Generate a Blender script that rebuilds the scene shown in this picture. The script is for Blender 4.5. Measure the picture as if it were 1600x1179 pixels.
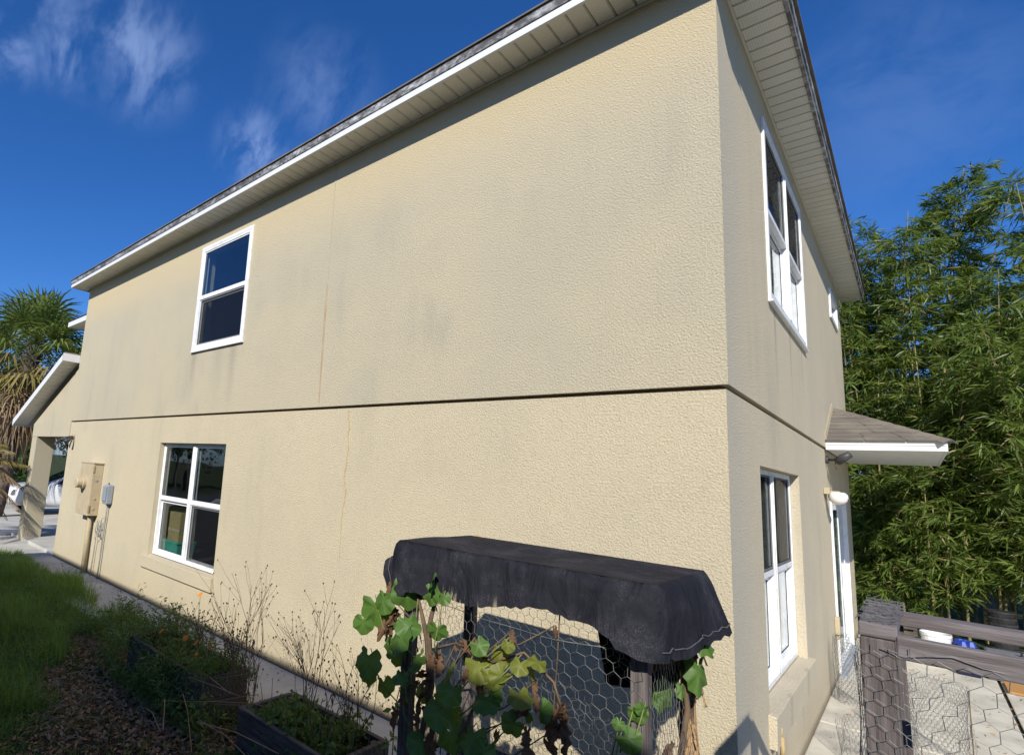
import bpy, bmesh, math, random
import numpy as np
from mathutils import Vector, Matrix

# ------------------------------------------------------------------ camera, sky, sun, exposure
for o in list(bpy.data.objects):
    bpy.data.objects.remove(o)
scene = bpy.context.scene
COL = scene.collection
cam_d = bpy.data.cameras.new('camera')
cam = bpy.data.objects.new('camera', cam_d)
COL.objects.link(cam)
cam_d.sensor_width = 36.0
cam_d.sensor_fit = 'HORIZONTAL'
cam_d.lens = 19.3177
cam_d.shift_x = 0.13392
cam_d.shift_y = 0.01198
cam_d.clip_start = 0.05
cam_d.clip_end = 2000
cam.matrix_world = Matrix(((0.717245, 0.057869, 0.694414, 0.77218),
                           (0.693976, -0.149285, -0.704352, -3.81644),
                           (0.062905, 0.987099, -0.147234, 2.09238),
                           (0, 0, 0, 1)))
scene.camera = cam

SUN = Vector((0.5, -1.0, 0.72)).normalized()          # direction towards the sun
SUN_EL = math.asin(SUN.z)
SUN_AZ = math.atan2(SUN.x, SUN.y)                     # clockwise from +Y

world = bpy.data.worlds.new('World')
scene.world = world
world.use_nodes = True
wn = world.node_tree
for n in list(wn.nodes):
    wn.nodes.remove(n)


def node(nt, kind, **kw):
    n = nt.nodes.new(kind)
    for k, v in kw.items():
        if k.startswith('i_'):
            key = k[2:]
            n.inputs[int(key) if key.isdigit() else key.replace('_', ' ')].default_value = v
        else:
            setattr(n, k, v)
    return n


def math_node(nt, op, a, b=None, c=None, clamp=False):
    n = nt.nodes.new('ShaderNodeMath')
    n.operation = op
    n.use_clamp = clamp
    for i, v in enumerate((a, b, c)):
        if v is None:
            continue
        if isinstance(v, (int, float)):
            n.inputs[i].default_value = v
        else:
            nt.links.new(v, n.inputs[i])
    return n.outputs[0]


def smooth(nt, v, lo, hi, to0=0.0, to1=1.0):
    n = nt.nodes.new('ShaderNodeMapRange')
    n.interpolation_type = 'SMOOTHSTEP'
    n.inputs['From Min'].default_value = lo
    n.inputs['From Max'].default_value = hi
    n.inputs['To Min'].default_value = to0
    n.inputs['To Max'].default_value = to1
    nt.links.new(v, n.inputs['Value'])
    return n.outputs[0]


def mix_rgb(nt, fac, a, b, blend='MIX'):
    n = nt.nodes.new('ShaderNodeMix')
    n.data_type = 'RGBA'
    n.blend_type = blend
    for sock, v in ((n.inputs[0], fac), (n.inputs[6], a), (n.inputs[7], b)):
        if isinstance(v, (int, float)):
            sock.default_value = v
        elif isinstance(v, (tuple, list)):
            sock.default_value = (v[0], v[1], v[2], 1)
        else:
            nt.links.new(v, sock)
    return n.outputs[2]


sky = node(wn, 'ShaderNodeTexSky', sky_type='NISHITA', sun_disc=False)
sky.sun_elevation = SUN_EL
sky.sun_rotation = SUN_AZ
sky.altitude = 600
sky.air_density = 1.0
sky.dust_density = 0.8
sky.ozone_density = 3.5
hsv = node(wn, 'ShaderNodeHueSaturation', i_Saturation=1.12, i_Value=1.0)
deep = mix_rgb(wn, 1.0, sky.outputs[0], (0.54, 0.67, 0.94), 'MULTIPLY')
wn.links.new(deep, hsv.inputs['Color'])
# thin cirrus: noise in direction space, gathered round a few wisps
tc = node(wn, 'ShaderNodeTexCoord')
mp = node(wn, 'ShaderNodeMapping')
mp.inputs['Scale'].default_value = (2.2, 4.6, 2.6)
mp.inputs['Rotation'].default_value = (0.3, 0.5, 0.4)
wn.links.new(tc.outputs['Generated'], mp.inputs['Vector'])
WISPS = [(-0.815, 0.18, 0.552, 0.075, 1.0), (-0.80, 0.15, 0.58, 0.07, 0.7), (-0.775, 0.25, 0.58, 0.12, 1.0),
         (-0.843, 0.109, 0.527, 0.06, 1.0), (-0.741, 0.44, 0.507, 0.085, 1.25), (-0.646, 0.488, 0.587, 0.13, 0.45),
         (0.02, 0.87, 0.49, 0.20, 0.24)]
wisps = None
for (dx, dy, dz, rad, amt) in WISPS:
    d = node(wn, 'ShaderNodeVectorMath', operation='DISTANCE')
    wn.links.new(tc.outputs['Generated'], d.inputs[0])
    d.inputs[1].default_value = (dx, dy, dz)
    blob = smooth(wn, d.outputs['Value'], 0.0, rad, amt, 0.0)
    wisps = blob if wisps is None else math_node(wn, 'MAXIMUM', wisps, blob)
cn2 = node(wn, 'ShaderNodeTexNoise', i_Scale=4.2, i_Detail=4.0, i_Roughness=0.6, i_Distortion=0.3)
wn.links.new(mp.outputs[0], cn2.inputs['Vector'])
tex2 = smooth(wn, cn2.outputs[0], 0.34, 0.66)
wisps = math_node(wn, 'MULTIPLY', wisps, tex2)
cfac = math_node(wn, 'MULTIPLY', wisps, 0.46, clamp=True)
skycol = mix_rgb(wn, cfac, hsv.outputs[0], (2.7, 3.7, 6.2))
bg = node(wn, 'ShaderNodeBackground', i_Strength=0.10)
wn.links.new(skycol, bg.inputs['Color'])
wo = node(wn, 'ShaderNodeOutputWorld')
wn.links.new(bg.outputs[0], wo.inputs['Surface'])

world.cycles.sampling_method = 'MANUAL'
world.cycles.sample_map_resolution = 512
sun_d = bpy.data.lights.new('sun', 'SUN')
sun_d.energy = 3.55
sun_d.angle = math.radians(0.5)
sun_d.color = (1.0, 0.96, 0.885)
sun = bpy.data.objects.new('sun', sun_d)
COL.objects.link(sun)
sun.rotation_euler = (-SUN).to_track_quat('-Z', 'Y').to_euler()
sun.location = (5, -10, 12)

scene.view_settings.view_transform = 'Standard'
scene.view_settings.look = 'None'
scene.view_settings.exposure = 0.62
scene.view_settings.gamma = 1.0
scene.render.engine = 'CYCLES'
scene.cycles.transparent_max_bounces = 10
scene.cycles.max_bounces = 6
scene.cycles.diffuse_bounces = 3
scene.cycles.glossy_bounces = 3
scene.cycles.transmission_bounces = 3

# ------------------------------------------------------------------ helpers


class MB:
    """collects shapes, builds them as one mesh object"""

    def __init__(self):
        self.v = []
        self.f = []

    def face(self, pts):
        b = len(self.v)
        self.v += [tuple(p) for p in pts]
        self.f.append(tuple(range(b, b + len(pts))))

    def hexa(self, p):
        """8 corners: 0-3 bottom ring, 4-7 top ring"""
        b = len(self.v)
        self.v += [tuple(q) for q in p]
        for q in ((0, 3, 2, 1), (4, 5, 6, 7), (0, 1, 5, 4), (1, 2, 6, 5), (2, 3, 7, 6), (3, 0, 4, 7)):
            self.f.append(tuple(b + i for i in q))

    def box(self, x0, x1, y0, y1, z0, z1):
        self.hexa([(x0, y0, z0), (x1, y0, z0), (x1, y1, z0), (x0, y1, z0),
                   (x0, y0, z1), (x1, y0, z1), (x1, y1, z1), (x0, y1, z1)])

    def pbox(self, P, u0, u1, v0, v1, n0, n1):
        self.hexa([P(u0, v0, n0), P(u1, v0, n0), P(u1, v0, n1), P(u0, v0, n1),
                   P(u0, v1, n0), P(u1, v1, n0), P(u1, v1, n1), P(u0, v1, n1)])

    def tube(self, path, r, n=6, cap=True):
        """path of points; r a number or list"""
        path = [Vector(p) for p in path]
        m = len(path)
        rs = r if isinstance(r, (list, tuple)) else [r] * m
        up = None
        base = len(self.v)
        for i, p in enumerate(path):
            t = (path[min(i + 1, m - 1)] - path[max(i - 1, 0)])
            if t.length < 1e-9:
                t = Vector((0, 0, 1))
            t.normalize()
            if up is None:
                up = t.orthogonal().normalized()
            else:
                up = up - t * up.dot(t)
                if up.length < 1e-6:
                    up = t.orthogonal()
                up.normalize()
            w = t.cross(up)
            for k in range(n):
                a = 2 * math.pi * k / n
                self.v.append(tuple(p + (up * math.cos(a) + w * math.sin(a)) * rs[i]))
        for i in range(m - 1):
            for k in range(n):
                a = base + i * n + k
                b = base + i * n + (k + 1) % n
                self.f.append((a, b, b + n, a + n))
        if cap and n > 2:
            self.f.append(tuple(base + k for k in reversed(range(n))))
            self.f.append(tuple(base + (m - 1) * n + k for k in range(n)))

    def lathe(self, c, prof, n=20, axis='z'):
        """prof: list of (radius, height)"""
        base = len(self.v)
        for r, h in prof:
            for k in range(n):
                a = 2 * math.pi * k / n
                x, y = r * math.cos(a), r * math.sin(a)
                if axis == 'z':
                    q = (c[0] + x, c[1] + y, c[2] + h)
                elif axis == 'y':
                    q = (c[0] + x, c[1] + h, c[2] + y)
                else:
                    q = (c[0] + h, c[1] + x, c[2] + y)
                self.v.append(q)
        for i in range(len(prof) - 1):
            for k in range(n):
                a = base + i * n + k
                b = base + i * n + (k + 1) % n
                self.f.append((a, b, b + n, a + n))
        self.f.append(tuple(base + k for k in reversed(range(n))))
        self.f.append(tuple(base + (len(prof) - 1) * n + k for k in range(n)))

    def build(self, name, m, parent=None, smooth=False, fix=True, bevel=0.0, origin=None):
        me = bpy.data.meshes.new(name)
        me.from_pydata(self.v, [], self.f)
        if fix:
            bm = bmesh.new()
            bm.from_mesh(me)
            bmesh.ops.recalc_face_normals(bm, faces=bm.faces)
            bm.to_mesh(me)
            bm.free()
        if smooth:
            me.polygons.foreach_set('use_smooth', [True] * len(me.polygons))
        me.materials.append(m)
        o = bpy.data.objects.new(name, me)
        COL.objects.link(o)
        if parent is not None:
            o.parent = parent
            o.matrix_parent_inverse = Matrix.Translation(-parent_world(parent))
        if bevel:
            md = o.modifiers.new('bevel', 'BEVEL')
            md.width = bevel
            md.segments = 2
            md.limit_method = 'ANGLE'
        return o


def parent_world(p):
    t = Vector((0, 0, 0))
    while p is not None:
        t += p.location
        p = p.parent
    return t


def tag(o, label=None, cat=None, group=None, kind=None):
    if label:
        o['label'] = label
    if cat:
        o['category'] = cat
    if group:
        o['group'] = group
    if kind:
        o['kind'] = kind
    return o


def empty(name, loc, label, cat, group=None):
    o = bpy.data.objects.new(name, None)
    COL.objects.link(o)
    o.location = loc
    o.empty_display_size = 0.2
    return tag(o, label, cat, group)


def arrays_mesh(name, V, F, m, parent=None, smooth=False):
    """V (n,3) array, F (k,4) int array of quads"""
    me = bpy.data.meshes.new(name)
    me.vertices.add(len(V))
    me.vertices.foreach_set('co', np.asarray(V, dtype=np.float32).ravel())
    k = len(F)
    nv = F.shape[1]
    me.loops.add(k * nv)
    me.loops.foreach_set('vertex_index', np.asarray(F, dtype=np.int32).ravel())
    me.polygons.add(k)
    me.polygons.foreach_set('loop_start', np.arange(0, k * nv, nv, dtype=np.int32))
    me.polygons.foreach_set('loop_total', np.full(k, nv, dtype=np.int32))
    if smooth:
        me.polygons.foreach_set('use_smooth', np.ones(k, dtype=bool))
    me.update(calc_edges=True)
    me.materials.append(m)
    o = bpy.data.objects.new(name, me)
    COL.objects.link(o)
    if parent is not None:
        o.parent = parent
        o.matrix_parent_inverse = Matrix.Translation(-parent_world(parent))
    return o


def unit(a):
    return a / (np.linalg.norm(a, axis=1, keepdims=True) + 1e-9)


def leaf_quads(p, d, l, w, rng, fold=0.25, droop=0.0):
    """lens-shaped leaves (two quads each, folded on the midrib and drooping); returns V, F"""
    n = len(p)
    d = unit(d)
    rnd = rng.normal(size=(n, 3))
    s = unit(np.cross(d, rnd))
    nn = np.cross(s, d)
    l = np.asarray(l).reshape(-1, 1)
    w = np.asarray(w).reshape(-1, 1)
    dz = np.zeros((n, 3))
    dz[:, 2:3] = -droop * l
    a = p
    mid = p + d * l * 0.45 + dz * 0.25
    b = mid + s * w * 0.5 + nn * w * fold
    c = p + d * l + dz
    e = mid - s * w * 0.5 + nn * w * fold
    V = np.stack([a, b, c, e], axis=1).reshape(-1, 3)
    i = np.arange(n) * 4
    F = np.stack([i, i + 1, i + 2, i + 3], axis=1)
    return V, F


# ------------------------------------------------------------------ materials
def new_mat(name):
    m = bpy.data.materials.new(name)
    m.use_nodes = True
    nt = m.node_tree
    bs = nt.nodes['Principled BSDF']
    return m, nt, bs


def pm(name, c1, c2=None, scale=8.0, rough=0.7, bump=0.0, bscale=60.0, metal=0.0, stretch=None, spec=0.3,
       detail=5.0, lo=0.35, hi=0.65, island=0.0):
    m, nt, bs = new_mat(name)
    bs.inputs['Roughness'].default_value = rough
    bs.inputs['Metallic'].default_value = metal
    bs.inputs['Specular IOR Level'].default_value = spec
    tc = node(nt, 'ShaderNodeTexCoord')
    vec = tc.outputs['Object']
    if stretch:
        mp = node(nt, 'ShaderNodeMapping')
        mp.inputs['Scale'].default_value = stretch
        nt.links.new(vec, mp.inputs['Vector'])
        vec = mp.outputs[0]
    if c2 is None:
        c2 = tuple(x * 0.8 for x in c1)
    nz = node(nt, 'ShaderNodeTexNoise', i_Scale=scale, i_Detail=detail, i_Roughness=0.6)
    nt.links.new(vec, nz.inputs['Vector'])
    fac = smooth(nt, nz.outputs[0], lo, hi)
    if island:
        ge = node(nt, 'ShaderNodeNewGeometry')
        k = math_node(nt, 'MULTIPLY', ge.outputs['Random Per Island'], island)
        fac = math_node(nt, 'ADD', math_node(nt, 'MULTIPLY', fac, 1 - island), k, clamp=True)
    col = mix_rgb(nt, fac, c1, c2)
    nt.links.new(col, bs.inputs['Base Color'])
    if bump:
        nb = node(nt, 'ShaderNodeTexNoise', i_Scale=bscale, i_Detail=4.0, i_Roughness=0.6)
        nt.links.new(vec, nb.inputs['Vector'])
        bp = node(nt, 'ShaderNodeBump', i_Strength=1.0, i_Distance=bump)
        nt.links.new(nb.outputs[0], bp.inputs['Height'])
        nt.links.new(bp.outputs[0], bs.inputs['Normal'])
    return m


def leaf_mat(name, c1, c2, trans=0.35, rough=0.5, island=0.8, scale=3.0):
    m, nt, bs = new_mat(name)
    bs.inputs['Roughness'].default_value = rough
    bs.inputs['Specular IOR Level'].default_value = 0.35
    ge = node(nt, 'ShaderNodeNewGeometry')
    tc = node(nt, 'ShaderNodeTexCoord')
    nz = node(nt, 'ShaderNodeTexNoise', i_Scale=scale, i_Detail=3.0)
    nt.links.new(tc.outputs['Object'], nz.inputs['Vector'])
    fac = math_node(nt, 'ADD', math_node(nt, 'MULTIPLY', ge.outputs['Random Per Island'], island),
                    math_node(nt, 'MULTIPLY', nz.outputs[0], 1 - island), clamp=True)
    col = mix_rgb(nt, fac, c1, c2)
    nt.links.new(col, bs.inputs['Base Color'])
    tr = node(nt, 'ShaderNodeBsdfTranslucent')
    tcol = mix_rgb(nt, 0.5, col, (c2[0] * 1.5, c2[1] * 1.5, c2[2] * 0.6))
    nt.links.new(tcol, tr.inputs['Color'])
    mx = node(nt, 'ShaderNodeMixShader', i_0=trans)
    nt.links.new(bs.outputs[0], mx.inputs[1])
    nt.links.new(tr.outputs[0], mx.inputs[2])
    nt.links.new(mx.outputs[0], nt.nodes['Material Output'].inputs['Surface'])
    return m


def add_veins(m, strength=.45):
    nt = m.node_tree
    bs = nt.nodes['Principled BSDF']
    src = bs.inputs['Base Color'].links[0].from_socket
    tc = node(nt, 'ShaderNodeTexCoord')
    sx = node(nt, 'ShaderNodeSeparateXYZ')
    nt.links.new(tc.outputs['Object'], sx.inputs[0])
    zz = math_node(nt, 'ADD', sx.outputs[2], .42)
    ang = math_node(nt, 'ARCTAN2', sx.outputs[0], zz)
    rr = math_node(nt, 'SQRT', math_node(nt, 'ADD', math_node(nt, 'POWER', sx.outputs[0], 2), math_node(nt, 'POWER', zz, 2)))
    w = math_node(nt, 'MULTIPLY', math_node(nt, 'ABSOLUTE', math_node(nt, 'SINE', math_node(nt, 'MULTIPLY', ang, 3.5))), rr)
    k = smooth(nt, w, .0, .035, strength, 0)
    c = mix_rgb(nt, k, src, (0.22, 0.30, 0.10))
    nt.links.new(c, bs.inputs['Base Color'])


def stucco_mat(name, base, base2, grime, streak_amt, corner=False, windows=(), splash=False, top_clean=False):
    m, nt, bs = new_mat(name)
    bs.inputs['Roughness'].default_value = 0.9
    bs.inputs['Specular IOR Level'].default_value = 0.12
    tc = node(nt, 'ShaderNodeTexCoord')
    ob = tc.outputs['Object']
    sx = node(nt, 'ShaderNodeSeparateXYZ')
    nt.links.new(ob, sx.inputs[0])
    X, Y, Z = sx.outputs
    big = node(nt, 'ShaderNodeTexNoise', i_Scale=0.55, i_Detail=4.0, i_Roughness=0.62)
    nt.links.new(ob, big.inputs['Vector'])
    col = mix_rgb(nt, smooth(nt, big.outputs[0], 0.38, 0.64), base, base2)
    # fine mottling of the paint
    fm = node(nt, 'ShaderNodeTexNoise', i_Scale=38.0, i_Detail=3.0, i_Roughness=0.7)
    nt.links.new(ob, fm.inputs['Vector'])
    col = mix_rgb(nt, smooth(nt, fm.outputs[0], 0.42, 0.72, 0.0, 0.16), col, tuple(c * 0.62 for c in base2))
    sp = node(nt, 'ShaderNodeTexNoise', i_Scale=95.0, i_Detail=2.0, i_Roughness=0.65)
    nt.links.new(ob, sp.inputs['Vector'])
    col = mix_rgb(nt, smooth(nt, sp.outputs[0], 0.50, 0.72, 0.0, 0.38), col, tuple(c * 0.60 for c in base2))
    # run-off streaks
    mp = node(nt, 'ShaderNodeMapping')
    mp.inputs['Scale'].default_value = (1.5, 1.5, 0.30)
    nt.links.new(ob, mp.inputs['Vector'])
    st = node(nt, 'ShaderNodeTexNoise', i_Scale=1.6, i_Detail=4.0, i_Roughness=0.65)
    nt.links.new(mp.outputs[0], st.inputs['Vector'])
    sf = smooth(nt, st.outputs[0], 0.46, 0.74, 0.0, streak_amt)
    br = node(nt, 'ShaderNodeTexNoise', i_Scale=1.1, i_Detail=2.0)
    nt.links.new(ob, br.inputs['Vector'])
    sf = math_node(nt, 'MULTIPLY', sf, smooth(nt, br.outputs[0], 0.38, 0.62))
    if top_clean:
        sf = math_node(nt, 'MULTIPLY', sf, smooth(nt, Z, 4.6, 5.4, 1.0, 0.1))
        wv = math_node(nt, 'ADD', Z, math_node(nt, 'MULTIPLY', big.outputs[0], 0.9))
        col = mix_rgb(nt, smooth(nt, wv, 5.05, 5.75, 0.0, 0.85), col, (0.575, 0.475, 0.30))
    col = mix_rgb(nt, sf, col, grime)
    # streaks below window corners: (axis, position, z top, z bottom, width, strength)
    for ax, pos, zt, zb, wd, amt in windows:
        c = X if ax == 'x' else Y
        wob = math_node(nt, 'MULTIPLY', math_node(nt, 'SUBTRACT', fm.outputs[0], 0.5), wd * 1.4)
        dd = math_node(nt, 'ABSOLUTE', math_node(nt, 'ADD', math_node(nt, 'SUBTRACT', c, pos), wob))
        k = smooth(nt, dd, 0.0, wd, amt, 0.0)
        k = math_node(nt, 'MULTIPLY', k, smooth(nt, Z, zb, zt, 0.15, 1.0))
        k = math_node(nt, 'MULTIPLY', k, math_node(nt, 'LESS_THAN', Z, zt))
        k = math_node(nt, 'MULTIPLY', k, math_node(nt, 'GREATER_THAN', Z, zb - 0.2))
        col = mix_rgb(nt, k, col, tuple(g * 0.72 for g in grime))
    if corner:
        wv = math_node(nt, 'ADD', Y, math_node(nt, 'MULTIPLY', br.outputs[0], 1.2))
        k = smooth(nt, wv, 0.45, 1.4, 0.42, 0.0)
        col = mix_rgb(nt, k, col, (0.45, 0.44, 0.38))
    if splash:
        wv = math_node(nt, 'ADD', Z, math_node(nt, 'MULTIPLY', math_node(nt, 'SUBTRACT', fm.outputs[0], 0.5), 0.08))
        col = mix_rgb(nt, smooth(nt, wv, 0.01, 0.11, 0.85, 0.0), col, (0.16, 0.12, 0.09))
        col = mix_rgb(nt, smooth(nt, wv, 0.1, 0.55, 0.22, 0.0), col, (0.42, 0.33, 0.17))
    nt.links.new(col, bs.inputs['Base Color'])
    # dashed stucco relief
    n1 = node(nt, 'ShaderNodeTexNoise', i_Scale=72.0, i_Detail=3.0, i_Roughness=0.7, i_Distortion=0.0)
    n2 = node(nt, 'ShaderNodeTexNoise', i_Scale=210.0, i_Detail=1.0, i_Roughness=0.6)
    n3 = node(nt, 'ShaderNodeTexNoise', i_Scale=2.2, i_Detail=1.0)
    for q in (n1, n2, n3):
        nt.links.new(ob, q.inputs['Vector'])
    hgt = math_node(nt, 'ADD', math_node(nt, 'MULTIPLY', n1.outputs[0], 0.0125),
                    math_node(nt, 'MULTIPLY', n2.outputs[0], 0.0018))
    hgt = math_node(nt, 'ADD', hgt, math_node(nt, 'MULTIPLY', n3.outputs[0], 0.005))
    bp = node(nt, 'ShaderNodeBump', i_Strength=1.0, i_Distance=1.0)
    nt.links.new(hgt, bp.inputs['Height'])
    nt.links.new(bp.outputs[0], bs.inputs['Normal'])
    return m


def glass_mat(name, tint=(0.80, 0.84, 0.84), ior=1.75):
    m, nt, bs = new_mat(name)
    nt.nodes.remove(bs)
    tr = node(nt, 'ShaderNodeBsdfTransparent')
    tr.inputs['Color'].default_value = (*tint, 1)
    gl = node(nt, 'ShaderNodeBsdfGlossy', i_Roughness=0.015)
    gl.inputs['Color'].default_value = (0.95, 0.97, 1, 1)
    tc = node(nt, 'ShaderNodeTexCoord')
    nz = node(nt, 'ShaderNodeTexNoise', i_Scale=1.7, i_Detail=1.0)
    nt.links.new(tc.outputs['Object'], nz.inputs['Vector'])
    bp = node(nt, 'ShaderNodeBump', i_Strength=1.0, i_Distance=0.006)
    nt.links.new(nz.outputs[0], bp.inputs['Height'])
    nt.links.new(bp.outputs[0], gl.inputs['Normal'])
    fr = node(nt, 'ShaderNodeFresnel')
    ge = node(nt, 'ShaderNodeNewGeometry')
    nt.links.new(math_node(nt, 'ADD', ior, math_node(nt, 'MULTIPLY', ge.outputs['Backfacing'], 1 / ior - ior)), fr.inputs['IOR'])
    mx = node(nt, 'ShaderNodeMixShader')
    nt.links.new(fr.outputs[0], mx.inputs[0])
    nt.links.new(tr.outputs[0], mx.inputs[1])
    nt.links.new(gl.outputs[0], mx.inputs[2])
    nt.links.new(mx.outputs[0], nt.nodes['Material Output'].inputs['Surface'])
    return m


def screen_mat(name, col, cover, spec=0.0):
    m, nt, bs = new_mat(name)
    bs.inputs['Base Color'].default_value = (*col, 1)
    bs.inputs['Roughness'].default_value = 0.6
    bs.inputs['Specular IOR Level'].default_value = spec
    tr = node(nt, 'ShaderNodeBsdfTransparent')
    mx = node(nt, 'ShaderNodeMixShader', i_0=cover)
    nt.links.new(tr.outputs[0], mx.inputs[1])
    nt.links.new(bs.outputs[0], mx.inputs[2])
    nt.links.new(mx.outputs[0], nt.nodes['Material Output'].inputs['Surface'])
    return m


M = {}
CREAM = (0.54, 0.472, 0.33)
CREAM2 = (0.50, 0.445, 0.322)
M['stucco_up'] = stucco_mat('stucco_upper', CREAM, CREAM2, (0.34, 0.315, 0.25), 0.36, top_clean=True, windows=(
    ('x', -6.80, 3.69, 2.85, 0.12, 0.42), ('x', -6.10, 3.69, 2.9, 0.25, 0.22), ('x', -5.72, 3.69, 2.8, 0.15, 0.38),
    ('x', -4.6, 4.6, 3.2, 0.35, 0.06)))
M['stucco_low'] = stucco_mat('stucco_lower', (0.60, 0.515, 0.35), (0.565, 0.49, 0.342), (0.42, 0.37, 0.26), 0.3,
                             splash=True)
M['stucco_rear_lightened'] = stucco_mat('stucco_rear_lightened', (0.63, 0.54, 0.38), (0.59, 0.515, 0.375), (0.42, 0.385, 0.29), 0.42, corner=True,  # same house paint, base colour lightened to make up for the weaker sun here
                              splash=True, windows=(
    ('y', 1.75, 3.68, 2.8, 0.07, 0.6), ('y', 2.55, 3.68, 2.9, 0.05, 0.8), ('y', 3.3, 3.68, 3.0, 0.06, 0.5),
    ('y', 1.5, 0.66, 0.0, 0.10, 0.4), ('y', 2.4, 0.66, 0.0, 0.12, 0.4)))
M['stucco_plain'] = stucco_mat('stucco_plain', CREAM, CREAM2, (0.32, 0.28, 0.2), 0.2)
M['screed'] = pm('screed', (0.06, 0.045, 0.035), (0.11, 0.08, 0.055), scale=14)
M['rust'] = pm('rust_line', (0.42, 0.32, 0.20), (0.31, 0.20, 0.11), scale=3, stretch=(1, 1, .6), bump=.002)
M['caulk'] = pm('caulk', (0.40, 0.28, 0.12), (0.47, 0.35, 0.17), scale=6)
M['vinyl'] = pm('white_vinyl', (0.80, 0.80, 0.79), (0.60, 0.60, 0.57), scale=9, rough=0.42, spec=0.4, lo=.45, hi=.8, detail=8)
M['glass'] = glass_mat('window_glass')
M['screen'] = screen_mat('insect_screen', (0.015, 0.016, 0.02), 0.55)
M['dark'] = pm('dark_rubber', (0.02, 0.02, 0.022), (0.035, 0.035, 0.035), rough=0.6)
M['interior'] = pm('interior_paint', (0.42, 0.39, 0.33), (0.38, 0.35, 0.30), rough=0.9)
M['floor_in'] = pm('interior_floor', (0.10, 0.075, 0.05), (0.08, 0.06, 0.04), rough=0.5)
M['concrete'] = pm('concrete', (0.56, 0.535, 0.48), (0.38, 0.365, 0.33), scale=1.6, rough=0.9, bump=.0025, bscale=90,
                   detail=9, lo=.3, hi=.7)
M['patio'] = pm('patio_concrete', (0.64, 0.595, 0.485), (0.45, 0.42, 0.34), scale=2.1, rough=0.9, bump=.004, bscale=60, detail=10,
                lo=.34, hi=.7)
M['wood'] = pm('weathered_timber', (0.21, 0.185, 0.18), (0.12, 0.10, 0.097), scale=6, rough=0.85, bump=.003, bscale=30,
               stretch=(0.6, 9, 9), detail=7)
M['wood_v'] = pm('weathered_post', (0.165, 0.14, 0.13), (0.085, 0.07, 0.065), scale=6, rough=0.85, bump=.003, bscale=30,
                 stretch=(9, 9, 0.6), detail=7)
M['planter'] = pm('planter_board', (0.135, 0.115, 0.095), (0.065, 0.054, 0.044), scale=5, rough=0.9, bump=.004, bscale=22,
                  stretch=(0.7, 8, 8), detail=8)
M['bark'] = pm('peeling_bark', (0.42, 0.27, 0.13), (0.07, 0.04, 0.025), scale=9, rough=0.9, bump=.012, bscale=16,
               stretch=(3, 3, 0.7), detail=7, lo=.42, hi=.58)
M['wire'] = pm('galvanised_wire', (0.28, 0.275, 0.27), (0.15, 0.145, 0.14), scale=12, rough=0.5, metal=0.2)
M['metal_grey'] = pm('grey_metal', (0.30, 0.33, 0.37), (0.24, 0.27, 0.30), rough=0.45, spec=.4)
M['panel_tan'] = pm('panel_paint', (0.50, 0.41, 0.265), (0.44, 0.36, 0.23), scale=6, rough=0.6)
M['pipe'] = pm('painted_pipe', (0.42, 0.335, 0.20), (0.34, 0.27, 0.16), scale=6, rough=0.6)
M['cable'] = pm('grey_cable', (0.25, 0.24, 0.23), (0.34, 0.33, 0.31), rough=0.5)
M['lampglass'] = pm('lamp_opal_glass', (0.78, 0.77, 0.73), (0.72, 0.71, 0.67), scale=4, rough=0.2, spec=.5)
M['black_metal'] = pm('black_metal', (0.035, 0.035, 0.038), (0.06, 0.058, 0.055), rough=0.45)
M['soil'] = pm('dark_soil', (0.07, 0.05, 0.036), (0.028, 0.021, 0.016), scale=12, rough=1.0, bump=.02, bscale=30)
M['dry'] = leaf_mat('dry_leaf', (0.24, 0.125, 0.055), (0.12, 0.06, 0.032), trans=.15, rough=.8)
M['litter'] = leaf_mat('leaf_litter', (0.26, 0.145, 0.078), (0.46, 0.29, 0.165), trans=.1, rough=.85)
M['stem_dry'] = pm('dry_stem', (0.17, 0.115, 0.07), (0.09, 0.06, 0.04), rough=.9)
M['stem_green'] = pm('green_stem', (0.14, 0.19, 0.05), (0.20, 0.19, 0.08), rough=.7)
M['leaf'] = leaf_mat('vine_leaf', (0.05, 0.125, 0.022), (0.12, 0.21, 0.04), trans=.3, island=.3, scale=14)
M['leaf_y'] = leaf_mat('vine_leaf_yellowing', (0.13, 0.20, 0.03), (0.25, 0.23, 0.045), trans=.4, island=.2, scale=16)
M['leaf_b'] = leaf_mat('vine_leaf_withered', (0.22, 0.12, 0.055), (0.10, 0.055, 0.032), trans=.25, island=.3, scale=14, rough=.8)
add_veins(M['leaf'])
add_veins(M['leaf_y'], .3)
M['weed'] = leaf_mat('weed_leaf', (0.085, 0.15, 0.032), (0.17, 0.235, 0.06), trans=.3)
M['grass'] = leaf_mat('grass_blade', (0.10, 0.19, 0.025), (0.24, 0.34, 0.06), trans=.35)
M['clover'] = leaf_mat('ground_cover', (0.07, 0.145, 0.03), (0.14, 0.22, 0.05), trans=.3)
M['bamboo'] = leaf_mat('bamboo_leaf', (0.04, 0.085, 0.014), (0.205, 0.265, 0.055), trans=.38, rough=.42, island=.65, scale=.9)
nt_ = M['bamboo'].node_tree
ge_ = node(nt_, 'ShaderNodeNewGeometry')
bs_ = nt_.nodes['Principled BSDF']
src_ = bs_.inputs['Base Color'].links[0].from_socket
old_ = math_node(nt_, 'GREATER_THAN', math_node(nt_, 'FRACT', math_node(nt_, 'MULTIPLY', ge_.outputs['Random Per Island'], 37.7)), .95)
nt_.links.new(mix_rgb(nt_, old_, src_, (0.36, 0.28, 0.13)), bs_.inputs['Base Color'])
M['culm'] = pm('bamboo_culm', (0.27, 0.24, 0.09), (0.15, 0.13, 0.07), scale=3, rough=.5)
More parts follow.
